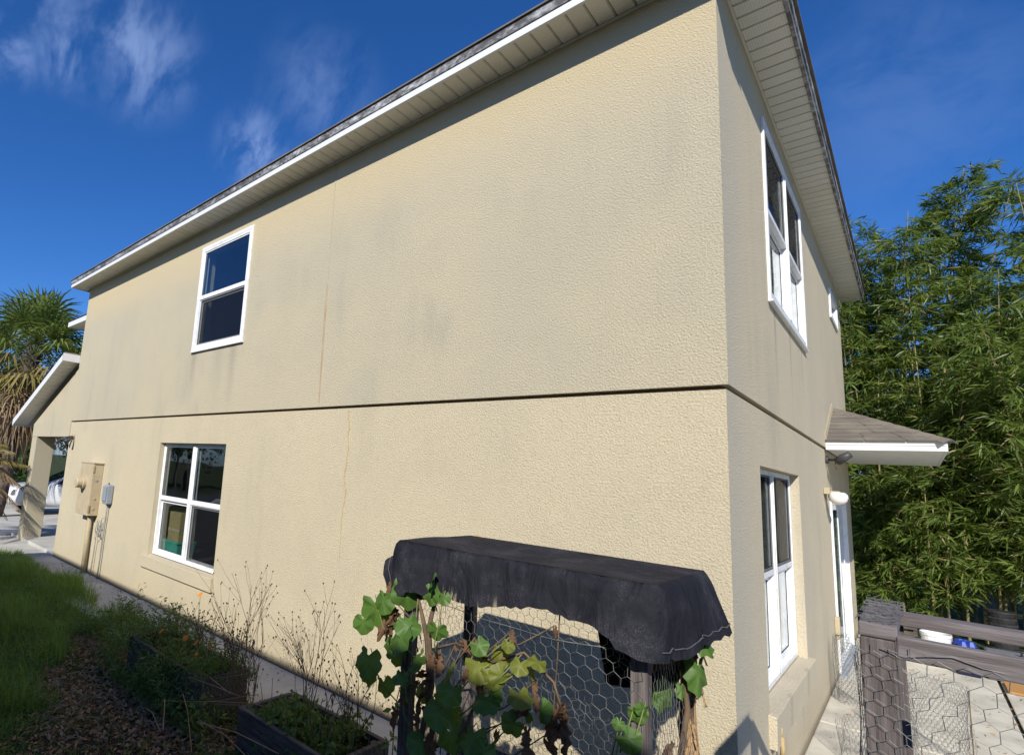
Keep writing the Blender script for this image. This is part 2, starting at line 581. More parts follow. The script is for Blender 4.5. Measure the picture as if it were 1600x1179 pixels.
M['palm'] = leaf_mat('palm_frond', (0.12, 0.17, 0.04), (0.21, 0.26, 0.075), trans=.25, rough=.4)
M['palm_old'] = leaf_mat('palm_frond_ageing', (0.20, 0.175, 0.05), (0.29, 0.22, 0.08), trans=.2)
M['palm_dead'] = leaf_mat('palm_frond_dead', (0.23, 0.15, 0.085), (0.33, 0.24, 0.15), trans=.15, rough=.8)
M['trunk'] = pm('trunk_bark', (0.13, 0.10, 0.08), (0.07, 0.055, 0.045), scale=9, rough=.95, bump=.02, bscale=14)
M['tree'] = leaf_mat('tree_leaf', (0.03, 0.07, 0.014), (0.07, 0.12, 0.025), trans=.3)
M['asphalt'] = pm('asphalt', (0.06, 0.06, 0.062), (0.045, 0.045, 0.047), scale=3, rough=.9)
M['white_paint'] = pm('car_paint', (0.80, 0.81, 0.83), (0.78, 0.79, 0.81), rough=.18, spec=.6)
M['car_glass'] = pm('car_glass', (0.012, 0.016, 0.025), (0.015, 0.02, 0.03), rough=.05, spec=.8)
M['chrome'] = pm('wheel_alloy', (0.45, 0.45, 0.46), (0.38, 0.38, 0.39), rough=.3, metal=.9)
M['redlens'] = pm('tail_lens', (0.35, 0.02, 0.02), (0.3, 0.02, 0.02), rough=.15)
M['orange'] = leaf_mat('orange_petal', (0.80, 0.22, 0.015), (0.85, 0.30, 0.02), trans=.3)
M['teal'] = pm('teal_plastic', (0.10, 0.42, 0.34), (0.085, 0.36, 0.29), rough=.4)
M['card'] = pm('cardboard', (0.42, 0.29, 0.13), (0.36, 0.25, 0.115), rough=.9)
M['white_pl'] = pm('white_plastic', (0.78, 0.78, 0.76), (0.70, 0.70, 0.67), rough=.4)
M['blue_pl'] = pm('blue_plastic', (0.015, 0.04, 0.26), (0.02, 0.06, 0.36), scale=20, rough=.45)
M['navy'] = pm('navy_plastic', (0.012, 0.016, 0.05), (0.015, 0.02, 0.06), rough=.5)
M['grey_pl'] = pm('grey_plastic', (0.20, 0.205, 0.215), (0.16, 0.165, 0.175), rough=.5)
M['orange_pl'] = pm('orange_plastic', (0.65, 0.13, 0.03), (0.55, 0.10, 0.02), rough=.5)
M['ply'] = pm('plywood', (0.50, 0.27, 0.09), (0.40, 0.20, 0.06), scale=4, rough=.8, stretch=(1, 8, 8))
M['mulch_leaf'] = M['litter']


def shingle_mat():
    m, nt, bs = new_mat('asphalt_shingle')
    bs.inputs['Roughness'].default_value = .95
    tc = node(nt, 'ShaderNodeTexCoord')
    nz = node(nt, 'ShaderNodeTexNoise', i_Scale=4.0, i_Detail=6.0)
    fn = node(nt, 'ShaderNodeTexNoise', i_Scale=260.0, i_Detail=2.0)
    ge = node(nt, 'ShaderNodeNewGeometry')
    for q in (nz, fn):
        nt.links.new(tc.outputs['Object'], q.inputs['Vector'])
    col = mix_rgb(nt, smooth(nt, nz.outputs[0], .35, .65), (0.23, 0.195, 0.15), (0.15, 0.13, 0.105))
    col = mix_rgb(nt, smooth(nt, fn.outputs[0], .4, .7, 0, .5), col, (0.09, 0.08, 0.07))
    col = mix_rgb(nt, math_node(nt, 'MULTIPLY', ge.outputs['Random Per Island'], .35), col, (0.11, 0.095, 0.08))
    nt.links.new(col, bs.inputs['Base Color'])
    bp = node(nt, 'ShaderNodeBump', i_Strength=.6, i_Distance=.002)
    nt.links.new(fn.outputs[0], bp.inputs['Height'])
    nt.links.new(bp.outputs[0], bs.inputs['Normal'])
    return m


def mildew_mat(name, amount):
    """white aluminium fascia spotted with black mildew"""
    m, nt, bs = new_mat(name)
    bs.inputs['Roughness'].default_value = .5
    tc = node(nt, 'ShaderNodeTexCoord')
    mp = node(nt, 'ShaderNodeMapping')
    mp.inputs['Scale'].default_value = (1, 1, 2.0)
    nt.links.new(tc.outputs['Object'], mp.inputs['Vector'])
    a = node(nt, 'ShaderNodeTexNoise', i_Scale=3.2, i_Detail=10.0, i_Roughness=.72)
    b = node(nt, 'ShaderNodeTexNoise', i_Scale=16.0, i_Detail=6.0, i_Roughness=.7)
    for q in (a, b):
        nt.links.new(mp.outputs[0], q.inputs['Vector'])
    s = math_node(nt, 'ADD', math_node(nt, 'MULTIPLY', a.outputs[0], .6), math_node(nt, 'MULTIPLY', b.outputs[0], .4))
    f = smooth(nt, s, .60 - amount * .30, .74 - amount * .16, 0, .55 + .4 * amount)
    col = mix_rgb(nt, f, (0.70, 0.70, 0.69), (0.06, 0.055, 0.048))
    nt.links.new(col, bs.inputs['Base Color'])
    return m


def soffit_mat():
    m, nt, bs = new_mat('soffit_vinyl')
    bs.inputs['Roughness'].default_value = .55
    tc = node(nt, 'ShaderNodeTexCoord')
    ge = node(nt, 'ShaderNodeObjectInfo')
    nz = node(nt, 'ShaderNodeTexNoise', i_Scale=5.0, i_Detail=8.0, i_Roughness=.7)
    vo = node(nt, 'ShaderNodeTexVoronoi', i_Scale=62.0, i_Randomness=0.12)
    for q in (nz, vo):
        nt.links.new(tc.outputs['Object'], q.inputs['Vector'])
    col = mix_rgb(nt, smooth(nt, nz.outputs[0], .45, .72, 0, .45), (0.78, 0.765, 0.71), (0.50, 0.48, 0.42))
    col = mix_rgb(nt, math_node(nt, 'MULTIPLY', ge.outputs['Random'], .18), col, (0.42, 0.40, 0.33))
    col = mix_rgb(nt, smooth(nt, vo.outputs['Distance'], .10, .22, .6, 0), col, (0.06, 0.055, 0.05))
    nt.links.new(col, bs.inputs['Base Color'])
    return m


def cloth_mat():
    m, nt, bs = new_mat('shade_cloth')
    bs.inputs['Roughness'].default_value = .8
    bs.inputs['Specular IOR Level'].default_value = .2
    tc = node(nt, 'ShaderNodeTexCoord')
    ob = tc.outputs['Object']
    nz = node(nt, 'ShaderNodeTexNoise', i_Scale=5.0, i_Detail=8.0, i_Roughness=.7)
    gr = node(nt, 'ShaderNodeTexNoise', i_Scale=300.0, i_Detail=2.0, i_Roughness=.7)
    mp = node(nt, 'ShaderNodeMapping')
    mp.inputs['Scale'].default_value = (48, 48, 1.2)
    nt.links.new(ob, mp.inputs['Vector'])
    st = node(nt, 'ShaderNodeTexNoise', i_Scale=1.0, i_Detail=3.0, i_Roughness=.6)
    nt.links.new(mp.outputs[0], st.inputs['Vector'])
    for q in (nz, gr):
        nt.links.new(ob, q.inputs['Vector'])
    col = mix_rgb(nt, smooth(nt, nz.outputs[0], .35, .7), (0.012, 0.012, 0.017), (0.024, 0.024, 0.032))
    glint = math_node(nt, 'MULTIPLY', smooth(nt, gr.outputs[0], .54, .68), smooth(nt, nz.outputs[0], .46, .66, 0, .55))
    col = mix_rgb(nt, glint, col, (0.22, 0.20, 0.19))
    nt.links.new(col, bs.inputs['Base Color'])
    mw = node(nt, 'ShaderNodeMapping')
    mw.inputs['Scale'].default_value = (9, 9, 3.5)
    mw.inputs['Rotation'].default_value = (0, .5, 0)
    nt.links.new(ob, mw.inputs['Vector'])
    wr = node(nt, 'ShaderNodeTexNoise', i_Scale=1.0, i_Detail=4.0, i_Roughness=.55, i_Distortion=1.2)
    nt.links.new(mw.outputs[0], wr.inputs['Vector'])
    hh = math_node(nt, 'ADD', math_node(nt, 'MULTIPLY', wr.outputs[0], .028), math_node(nt, 'MULTIPLY', gr.outputs[0], .0014))
    bp = node(nt, 'ShaderNodeBump', i_Strength=1.0, i_Distance=1.0)
    nt.links.new(hh, bp.inputs['Height'])
    nt.links.new(bp.outputs[0], bs.inputs['Normal'])
    # worn threads: thin vertical slits that let the light through
    sx = node(nt, 'ShaderNodeSeparateXYZ')
    nt.links.new(ob, sx.inputs[0])
    zone = math_node(nt, 'MULTIPLY', smooth(nt, sx.outputs[2], 1.50, 1.60, 1, 0), smooth(nt, sx.outputs[2], 1.44, 1.47, 0, 1))
    zone = math_node(nt, 'MULTIPLY', zone, smooth(nt, sx.outputs[0], -.95, -.8))
    zone = math_node(nt, 'MULTIPLY', zone, smooth(nt, sx.outputs[0], -.42, -.36, 1, 0))
    zone = math_node(nt, 'MULTIPLY', zone, smooth(nt, sx.outputs[1], -1.5, -1.45, 1, 0))
    slit = math_node(nt, 'MULTIPLY', smooth(nt, st.outputs[0], .53, .62, 0, .8), zone)
    tr = node(nt, 'ShaderNodeBsdfTransparent')
    mx = node(nt, 'ShaderNodeMixShader')
    nt.links.new(slit, mx.inputs[0])
    nt.links.new(bs.outputs[0], mx.inputs[1])
    nt.links.new(tr.outputs[0], mx.inputs[2])
    nt.links.new(mx.outputs[0], nt.nodes['Material Output'].inputs['Surface'])
    return m


def ground_mat():
    m, nt, bs = new_mat('lawn_and_soil')
    bs.inputs['Roughness'].default_value = 1.0
    bs.inputs['Specular IOR Level'].default_value = .1
    tc = node(nt, 'ShaderNodeTexCoord')
    a = node(nt, 'ShaderNodeTexNoise', i_Scale=.9, i_Detail=7.0, i_Roughness=.65)
    b = node(nt, 'ShaderNodeTexNoise', i_Scale=40.0, i_Detail=5.0, i_Roughness=.7)
    for q in (a, b):
        nt.links.new(tc.outputs['Object'], q.inputs['Vector'])
    soil = mix_rgb(nt, smooth(nt, b.outputs[0], .4, .65), (0.035, 0.024, 0.017), (0.085, 0.056, 0.036))
    grass = mix_rgb(nt, smooth(nt, b.outputs[0], .4, .65), (0.03, 0.06, 0.014), (0.065, 0.105, 0.026))
    col = mix_rgb(nt, smooth(nt, a.outputs[0], .42, .56), soil, grass)
    nt.links.new(col, bs.inputs['Base Color'])
    bp = node(nt, 'ShaderNodeBump', i_Strength=1, i_Distance=.03)
    nt.links.new(b.outputs[0], bp.inputs['Height'])
    nt.links.new(bp.outputs[0], bs.inputs['Normal'])
    return m


M['shingle'] = shingle_mat()
M['fascia_mid'] = mildew_mat('fascia_upper_mildew', 1.05)
M['fascia_low'] = mildew_mat('fascia_lower_clean', .12)
M['fascia_black'] = mildew_mat('fascia_black_mildew', 1.0)
M['soffit'] = soffit_mat()
M['cloth'] = cloth_mat()
M['ground'] = ground_mat()

# ------------------------------------------------------------------ the setting: ground, path, patio, street
L, D, HS = 11.9, 8.43, 5.63


def PS(u, v, n):
    return (u, -n, v)


def PR(u, v, n):
    return (n, u, v)


g = MB()
xs = [-400, -60, -30, -16, -13, -11, -9, -7, -5.5, -4, -2.5, -1, 1, 4, 20, 400]
ys = [-400, -40, -12, -6, -4, -3, -2.2, -1.6, -1.1, -0.4, 3, 12, 40, 400]
rg = random.Random(4)
gv = {}
for i, x in enumerate(xs):
    for j, y in enumerate(ys):
        z = -0.03
        if -13 < x < 3 and -5 < y < -1.3:
            z += rg.uniform(-0.01, 0.05) + 0.03 * (-(y + 1.3)) / 2
        gv[i, j] = len(g.v)
        g.v.append((x, y, z))
for i in range(len(xs) - 1):
    for j in range(len(ys) - 1):
        g.f.append((gv[i, j], gv[i + 1, j], gv[i + 1, j + 1], gv[i, j + 1]))
tag(g.build('ground', M['ground'], fix=False, smooth=True), kind='structure')

# concrete path along the wall: separate slabs with open joints
path_slab_edges = [-15.2, -12.35, -9.9, -7.55, -5.4, -3.1, -0.8, 1.4]
path = MB()
path.box(-15.2, 1.4, -0.90, 0.3, -0.12, -0.02)
path = tag(path.build('path', M['concrete']), kind='structure')
rg = random.Random(8)
for a, b in zip(path_slab_edges[:-1], path_slab_edges[1:]):
    p = MB()
    dz = rg.uniform(-0.004, 0.004)
    p.hexa([(a + .006, -.92, -.019), (b - .006, -.92, -.019), (b - .006, .0, -.019), (a + .006, .0, -.019),
            (a + .006, -.92, dz), (b - .006, -.92, dz + rg.uniform(-.003, .003)), (b - .006, .0, dz), (a + .006, .0, dz)])
    p.build('slab', M['concrete'], path, bevel=.006)

patio = MB()
patio.box(1.41, 9, -1.0, 8.9, -0.12, -0.02)
patio.box(-.02, 1.41, .02, 8.9, -0.12, -0.021)
patio = tag(patio.build('patio', M['soil']), kind='structure')
for (x0, x1, y0, y1, dz) in [(-.015, 1.372, .01, 3.35, 0), (-.015, 1.372, 3.365, 6.1, .003), (-.015, 1.372, 6.115, 8.9, -.002),
                             (1.40, 4.2, -1, 2.4, -.004), (1.40, 4.2, 2.42, 5.3, .004), (1.40, 4.2, 5.32, 8.9, 0),
                             (4.22, 9, -1, 2.4, 0), (4.22, 9, 2.42, 5.3, 0), (4.22, 9, 5.32, 8.9, 0)]:
    p = MB()
    p.box(x0, x1, y0, y1, -.019, dz)
    p.build('slab', M['patio'], patio, bevel=.008)

drv = MB()
drv.box(-24, -15.4, -2.0, 9, -.1, .0)
tag(drv.build('driveway', M['concrete']), kind='structure')
rd = MB()
rd.box(-33, -26, -120, 120, -.1, -.01)
tag(rd.build('road', M['asphalt']), kind='structure')
pv = MB()
pv.box(-25.8, -24.1, -120, 120, -.1, .04)
tag(pv.build('pavement', M['concrete']), kind='structure')

# ------------------------------------------------------------------ the house
house = empty('house', (0, 0, 0), 'two-storey cream stucco house with white eaves filling the picture', 'house')


def wall(name, P, u0, u1, v0, v1, holes, n_out, n_in, m, parent=house):
    w = MB()
    us = sorted({u0, u1} | {h[0] for h in holes} | {h[1] for h in holes})
    vs = sorted({v0, v1} | {h[2] for h in holes} | {h[3] for h in holes})

    def inside(a, b):
        return any(h[0] < a < h[1] and h[2] < b < h[3] for h in holes)
    for i in range(len(us) - 1):
        for j in range(len(vs) - 1):
            a, b, c, d = us[i], us[i + 1], vs[j], vs[j + 1]
            if inside((a + b) / 2, (c + d) / 2):
                continue
            w.face([P(a, c, n_out), P(b, c, n_out), P(b, d, n_out), P(a, d, n_out)])
            w.face([P(a, c, n_in), P(a, d, n_in), P(b, d, n_in), P(b, c, n_in)])
    for (a, b, c, d) in list(holes) + [(u0, u1, v0, v1)]:
        w.face([P(a, c, n_out), P(b, c, n_out), P(b, c, n_in), P(a, c, n_in)])
        w.face([P(a, d, n_out), P(a, d, n_in), P(b, d, n_in), P(b, d, n_out)])
        w.face([P(a, c, n_out), P(a, c, n_in), P(a, d, n_in), P(a, d, n_out)])
        w.face([P(b, c, n_out), P(b, d, n_out), P(b, d, n_in), P(b, c, n_in)])
    return w.build(name, m, parent, fix=False)


T = .2
SW_UP = (-6.83, -5.53, 3.73, 5.27)
SW_LO = (-7.60, -5.67, 0.64, 2.33)
RW_UP = (1.52, 3.57, 3.73, 5.27)
RW_SM = (6.66, 7.62, 4.87, 5.24)
RW_LO = (0.95, 2.80, 0.66, 2.31)
RD = (5.32, 7.22, 0.04, 2.09)
BZ0, BZ1 = 2.722, 2.750
wall('upper_wall', PS, -L, 0, BZ1, HS + .05, [SW_UP], 0, -T, M['stucco_up'])
wall('lower_wall', PS, -L, -.014, -.1, BZ0, [SW_LO], -.014, -T, M['stucco_low'])
wall('upper_wall', PR, T, D, BZ1, HS + .05, [RW_UP, RW_SM], 0, -T, M['stucco_rear_lightened'])
wall('lower_wall', PR, T, D, -.1, BZ0, [RW_LO, RD], -.014, -T, M['stucco_rear_lightened'])
# end faces of the side wall at the corner, so the rear face runs to the corner in the same lightened stucco
q = MB()
q.face([(0.0005, 0, BZ1), (0.0005, T, BZ1), (0.0005, T, HS + .05), (0.0005, 0, HS + .05)])
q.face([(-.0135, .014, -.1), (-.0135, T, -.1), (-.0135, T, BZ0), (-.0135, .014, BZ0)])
q.build('corner_return', M['stucco_rear_lightened'], house, fix=False)
wall('front_wall', lambda u, v, n: (-L - n, u, v), T, D - T, -.1, HS + .05, [], 0, -T, M['stucco_plain'])
wall('far_wall', lambda u, v, n: (u, D + n, v), -L + T, -T, -.1, HS + .05, [], 0, -T, M['stucco_plain'])
q = MB()
q.box(-L + .03, -.045, .045, .12, BZ0 - .004, BZ1 + .004)
q.box(-.12, -.045, .12, D - .03, BZ0 - .004, BZ1 + .004)
q.build('drip_screed', M['screed'], house)
# inside: floors, ceiling, partitions
q = MB()
q.box(-L + T, -T, T, D - T, -.05, .06)
q.box(-L + T, -T, T, D - T, 2.60, 2.80)
q.build('floor_deck', M['floor_in'], house)
q = MB()
q.box(-L + T, -T, T, D - T, 5.50, 5.60)
q.box(-L + T, -T, 3.9, 4.0, .06, 2.6)
q.box(-L + T, -T, 3.9, 4.0, 2.8, 5.5)
q.box(-4.6, -4.5, T, 3.9, .06, 2.6)
q.box(-4.6, -4.5, T, 3.9, 2.8, 5.5)
q.box(-L + T, -T, T, T + .012, 2.335, 2.6)
q.build('interior_wall', M['interior'], house)

# stucco control joint with a rust streak, and a caulked crack below
q = MB()
q.box(-3.851, -3.838, -.004, .0, 4.12, HS)
q.build('control_joint', M['stucco_plain'], house)
q = MB()
q.tube([(-3.842, -.001, 4.14), (-3.84, -.0015, 3.7), (-3.836, -.001, 3.2), (-3.83, -.001, 2.80)], [.010, .011, .009, .006], n=6)
q.build('control_joint', M['rust'], house)
rg = random.Random(5)
q = MB()
pts = []
x = -3.36
for k in range(40):
    z = 2.70 - k * .038
    x += rg.uniform(-.010, .009) + (.03 if k == 21 else 0) - (.0018 if k > 22 else 0)
    pts.append((x, .0135, z))
q.tube(pts[:21], [.007 - .0001 * k for k in range(21)], n=6)
q.tube(pts[20:], [.006 - .0002 * k for k in range(20)], n=6)
q.build('crack_filler', M['caulk'], house)

q = MB()
q.lathe((-1.74, .0135, 1.62), [(.035, 0), (.033, -.004), (.02, -.006)], n=14, axis='y')
q.build('wall_patch', M['caulk'], house)

# ---- eaves: soffit planks, fascia, roof
sof = MB()
sof.box(-12.1, .29, -.288, -.002, HS + .035, HS + .05)
sof.box(.002, .29, .0, D + .3, HS + .035, HS + .05)
sof = sof.build('soffit', M['dark'], house)


def plank_mesh(along):
    p = MB()
    w, d = .1395, .288
    prof = [(0, .012), (.006, 0), (w - .010, 0), (w - .003, .012)]
    pts = prof + [(w, .02), (0, .02)]
    n = len(pts)
    for e in (0, d):
        for a, h in pts:
            p.v.append((a, e, h) if along == 'x' else (e, a, h))
    for k in range(n):
        p.f.append((k, (k + 1) % n, n + (k + 1) % n, n + k))
    return p


first = None
k = 0
x = -12.1
while x < .28:
    if first is None:
        first = plank_mesh('x').build('soffit_plank', M['soffit'], sof)
        o = first
    else:
        o = first.copy()
        COL.objects.link(o)
    o.location = (x, -.289, HS)
    x += .145
first = None
y = .003
while y < D + .25:
    if first is None:
        first = plank_mesh('y').build('soffit_plank', M['soffit'], sof)
        o = first
    else:
        o = first.copy()
        COL.objects.link(o)
    o.location = (.002, y, HS)
    y += .145
q = MB()
q.box(-L, .0, -.016, -.001, HS - .022, HS - .002)
q.box(.001, .016, -.016, D, HS - .022, HS - .002)
q.build('soffit_channel', M['soffit'], house)


def fascia(bx, m, name='fascia'):
    f = MB()
    f.box(*bx)
    return f.build(name, m, house, bevel=.003)


fascia((-12.12, .325, -.318, -.290, HS - .014, HS + .052), M['fascia_low'])
fascia((-12.13, .335, -.328, -.290, HS + .054, HS + .138), M['fascia_mid'])
fascia((.291, .318, -.289, D + .3, HS - .014, HS + .052), M['fascia_mid'])
fascia((.291, .328, -.289, D + .3, HS + .054, HS + .138), M['fascia_black'])
fascia((-12.12, -12.1, -.289, 1.0, HS - .014, HS + .138), M['fascia_low'])
fascia((0.0, .29, D + .27, D + .3, HS - .014, HS + .138), M['fascia_low'])
r = MB()
E0, E1, F0, F1, ZE = -12.15, .35, -.345, D + .33, HS + .140
ym = (F0 + F1) / 2
zr = ZE + (ym - F0) * .42
r.v = [(E0, F0, ZE), (E1, F0, ZE), (E1, F1, ZE), (E0, F1, ZE), (E0, F0, ZE + .014), (E1, F0, ZE + .014), (E1, F1, ZE + .014), (E0, F1, ZE + .014),
       (E0 + 4.4, ym, zr), (E1 - 4.4, ym, zr)]
r.f = [(0, 3, 2, 1), (0, 1, 5, 4), (1, 2, 6, 5), (2, 3, 7, 6), (3, 0, 4, 7), (4, 5, 9, 8), (5, 6, 9), (6, 7, 8, 9), (7, 4, 8)]
r.build('roof', M['shingle'], house)

# ---- windows


def bars(mb, P, u0, u1, v0, v1, w, n0, n1, wt=None):
    wt = wt or w
    mb.pbox(P, u0, u1, v0, v0 + wt, n0, n1)
    mb.pbox(P, u0, u1, v1 - wt, v1, n0, n1)
    mb.pbox(P, u0, u0 + w, v0 + wt, v1 - wt, n0, n1)
    mb.pbox(P, u1 - w, u1, v0 + wt, v1 - wt, n0, n1)


def hung_window(P, box, units, n, flange, screens, top_screen=False, name='window'):
    u0, u1, v0, v1 = box
    fr = MB()
    bars(fr, P, u0, u1, v0, v1, .036, n - .095, n)
    wd = (u1 - u0) / units
    for k in range(1, units):
        c = u0 + wd * k
        fr.pbox(P, c - .040, c + .040, v0 + .036, v1 - .036, n - .094, n + .004)
        fr.pbox(P, c - .008, c + .008, v0 + .03, v1 - .03, n + .004, n + .010)
    if flange:
        bars(fr, P, u0 - .045, u1 + .045, v0 - .045, v1 + .045, .0455, .0005, .022)
        fr.pbox(P, u0 - .055, u1 + .055, v0 - .062, v0 - .0455, .0005, .036)
    fr = fr.build(name, M['vinyl'], house, bevel=.003)
    vm = (v0 + v1) / 2
    for k in range(units):
        a = u0 + wd * k + (.036 if k == 0 else .040)
        b = u0 + wd * (k + 1) - (.036 if k == units - 1 else .040)
        m_ = MB()
        m_.pbox(P, a, b, vm - .022, vm + .022, n - .060, n - .004)
        bars(m_, P, a, b, vm + .022, v1 - .036, .020, n - .035, n - .010)
        m_.build('meeting_rail', M['vinyl'], fr, bevel=.002)
        s_ = MB()
        bars(s_, P, a + .003, b - .003, v0 + .038, vm - .023, .034, n - .072, n - .045, .042)
        s_.build('sash', M['vinyl'], fr, bevel=.002)
        g_ = MB()
        g_.pbox(P, a + .018, b - .018, vm + .038, v1 - .052, n - .024, n - .020)
        g_.build('pane', M['glass'], fr)
        g_ = MB()
        g_.pbox(P, a + .034, b - .034, v0 + .078, vm - .060, n - .060, n - .056)
        g_.build('pane', M['glass'], fr)
        k_ = MB()
        bars(k_, P, a + .0175, b - .0175, vm + .040, v1 - .054, .006, n - .0195, n - .0165)
        bars(k_, P, a + .036, b - .036, v0 + .079, vm - .062, .006, n - .0555, n - .0525)
        k_.build('gasket', M['dark'], fr)
        if top_screen:
            c_ = MB()
            c_.face([P(a + .012, vm + .022, n - .007), P(b - .012, vm + .022, n - .007), P(b - .012, v1 - .040, n - .007), P(a + .012, v1 - .040, n - .007)])
            c_.build('insect_screen', M['screen'], fr, fix=False)
        if screens[k]:
            s_ = MB()
            bars(s_, P, a + .004, b - .004, v0 + .040, vm - .024, .012, n - .030, n - .020)
            s_.build('screen_frame', M['vinyl'], fr)
            c_ = MB()
            c_.face([P(a + .014, v0 + .05, n - .025), P(b - .014, v0 + .05, n - .025), P(b - .014, vm - .034, n - .025), P(a + .014, vm - .034, n - .025)])
            c_.build('insect_screen', M['screen'], fr, fix=False)
    return fr


hung_window(PS, SW_UP, 1, .018, True, [True])
hung_window(PS, (SW_LO[0] + .004, SW_LO[1] - .004, SW_LO[2] + .02, SW_LO[3] - .004), 2, -.085, False, [False, True])
hung_window(PR, RW_UP, 2, .018, True, [False, False], True)
hung_window(PR, (RW_LO[0] + .004, RW_LO[1] - .004, RW_LO[2] + .02, RW_LO[3] - .004), 2, -.085, False, [False, False], True)
sm = MB()
bars(sm, PR, *RW_SM, .04, -.075, .018)
bars(sm, PR, RW_SM[0] - .045, RW_SM[1] + .045, RW_SM[2] - .045, RW_SM[3] + .045, .0455, .0005, .024)
sm = sm.build('window', M['vinyl'], house, bevel=.003)
q = MB()
q.pbox(PR, RW_SM[0] + .04, RW_SM[1] - .04, RW_SM[2] + .04, RW_SM[3] - .04, -.03, -.026)
q.build('pane', M['glass'], sm)


def sill(P, u0, u1, v0, v1, m):
    s_ = MB()
    s_.hexa([P(u0, v0, -.014), P(u1, v0, -.014), P(u1, v0, .030), P(u0, v0, .030),
             P(u0, v1 + .006, -.085), P(u1, v1 + .006, -.085), P(u1, v1 - .012, .034), P(u0, v1 - .012, .034)])
    return s_.build('window_sill', m, house, bevel=.006)


sill(PS, -7.745, -5.64, .465, .648, M['stucco_low'])
sill(PR, .90, 2.90, .45, .668, M['stucco_rear_lightened'])

# ---- sliding patio door
dr = MB()
bars(dr, PR, RD[0], RD[1], RD[2], RD[3], .05, -.075, -.008)
dr.pbox(PR, RD[0] - .05, RD[0], RD[2], RD[3] + .05, -.012, .012)
dr.pbox(PR, RD[1], RD[1] + .05, RD[2], RD[3] + .05, -.012, .012)
dr.pbox(PR, RD[0], RD[1], RD[3], RD[3] + .05, -.012, .012)
dr = dr.build('patio_door', M['vinyl'], house, bevel=.003)
ymid = (RD[0] + RD[1]) / 2
for (a, b, n) in ((RD[0] + .05, ymid + .03, -.012), (ymid - .03, RD[1] - .05, -.03)):
    q = MB()
    bars(q, PR, a, b, RD[2] + .05, RD[3] - .05, .065, n - .035, n)
    lf = q.build('door_leaf', M['vinyl'], dr, bevel=.003)
    q = MB()
    q.pbox(PR, a + .065, b - .065, RD[2] + .115, RD[3] - .115, n - .012, n - .006)
    q.build('pane', M['glass'], dr)
q = MB()
q.pbox(PR, RD[0] + .06, RD[0] + .085, .95, 1.2, -.05, -.02)
q.build('handle', M['metal_grey'], dr)
q = MB()
q.pbox(PR, RD[0] - .05, RD[1] + .05, -.03, .036, -.18, .06)
q.build('threshold', M['metal_grey'], dr)

# ---- awning roof over the patio door
AW0, AW1, AX, AZ = 5.05, D - .02, 1.04, 2.72
aw = MB()
A, B, B2, A2 = (0.002, AW0 - .02, AZ + .115), (AX + .04, AW0 - .02, AZ + .115), (AX + .04, AW1, AZ + .115), (0.002, AW1, AZ + .115)
T1, T2 = (0.002, 6.12, 3.37), (0.002, 7.35, 3.37)
aw.v = [A, B, B2, A2, T1, T2]
aw.f = [(0, 3, 2, 1), (0, 1, 4), (1, 2, 5, 4), (2, 3, 5), (0, 4, 5, 3)]
aw = aw.build('awning_roof', M['shingle'], house)
rg = random.Random(3)


def lerp(a, b, t):
    return tuple(a[i] + (b[i] - a[i]) * t for i in range(3))


for face_id, (pA, pB, pT, pTb) in enumerate(((A, B, T1, T1), (B, B2, T1, T2), (B2, A2, T2, T2))):
    nrm = (Vector(pB) - Vector(pA)).cross(Vector(pT) - Vector(pA)).normalized()
    if nrm.z < 0:
        nrm = -nrm
    rows = 9
    for i in range(rows):
        t0, t1 = i / rows - .02, (i + 1) / rows + .0
        lo0, lo1 = lerp(pA, pT, max(t0, -.015)), lerp(pB, pTb, max(t0, -.015))
        hi0, hi1 = lerp(pA, pT, t1), lerp(pB, pTb, t1)
        ln = (Vector(lo1) - Vector(lo0)).length
        n = max(1, int(ln / .30))
        off = rg.uniform(0, .5) / n
        cuts = [0] + [min(1, max(0, (k + off) / n)) for k in range(1, n)] + [1]
        for k in range(len(cuts) - 1):
            a, b = cuts[k] + .003 / max(ln, .1), cuts[k + 1] - .003 / max(ln, .1)
            if b - a < .01:
                continue
            th = .010 + rg.uniform(0, .004)
            c = [Vector(lerp(lo0, lo1, a)), Vector(lerp(lo0, lo1, b)), Vector(lerp(hi0, hi1, b)), Vector(lerp(hi0, hi1, a))]
            m_ = MB()
            m_.hexa([c[0] + nrm * .002, c[1] + nrm * .002, c[2] + nrm * .0005, c[3] + nrm * .0005,
                     c[0] + nrm * th, c[1] + nrm * th, c[2] + nrm * .003, c[3] + nrm * .003])
            m_.build('shingle', M['shingle'], aw)
for (p0, p1) in ((B, T1), (B2, T2)):
    for k in range(9):
        a, b = Vector(lerp(p0, p1, k / 9 - .01)), Vector(lerp(p0, p1, (k + 1) / 9 + .012))
        t = (b - a).normalized()
        sd = t.cross(Vector((0, 0, 1))).normalized()
        upv = sd.cross(t)
        if upv.z < 0:
            upv = -upv
        m_ = MB()
        h0, h1 = .026, .016
        for sgn in (-1, 1):
            m_.hexa([a + upv * (h0 - .008), a + sd * sgn * .085 + upv * (h0 - .052), b + sd * sgn * .085 + upv * (h1 - .052), b + upv * (h1 - .008),
                     a + upv * h0, a + sd * sgn * .085 + upv * (h0 - .043), b + sd * sgn * .085 + upv * (h1 - .043), b + upv * h1])
        m_.build('hip_cap', M['shingle'], aw)
q = MB()
q.box(.002, AX, AW0, AW0 + .025, AZ, AZ + .112)
q.box(AX, AX + .025, AW0, AW1, AZ, AZ + .112)
q.box(.002, AX + .012, AW0 - .006, AW0, AZ + .06, AZ + .112)
q.build('awning_fascia', M['fascia_low'], house)
q = MB()
q.box(.002, AX, AW0 + .025, AW1, AZ + .006, AZ + .02)
q.build('awning_soffit', M['vinyl'], house)
q = MB()
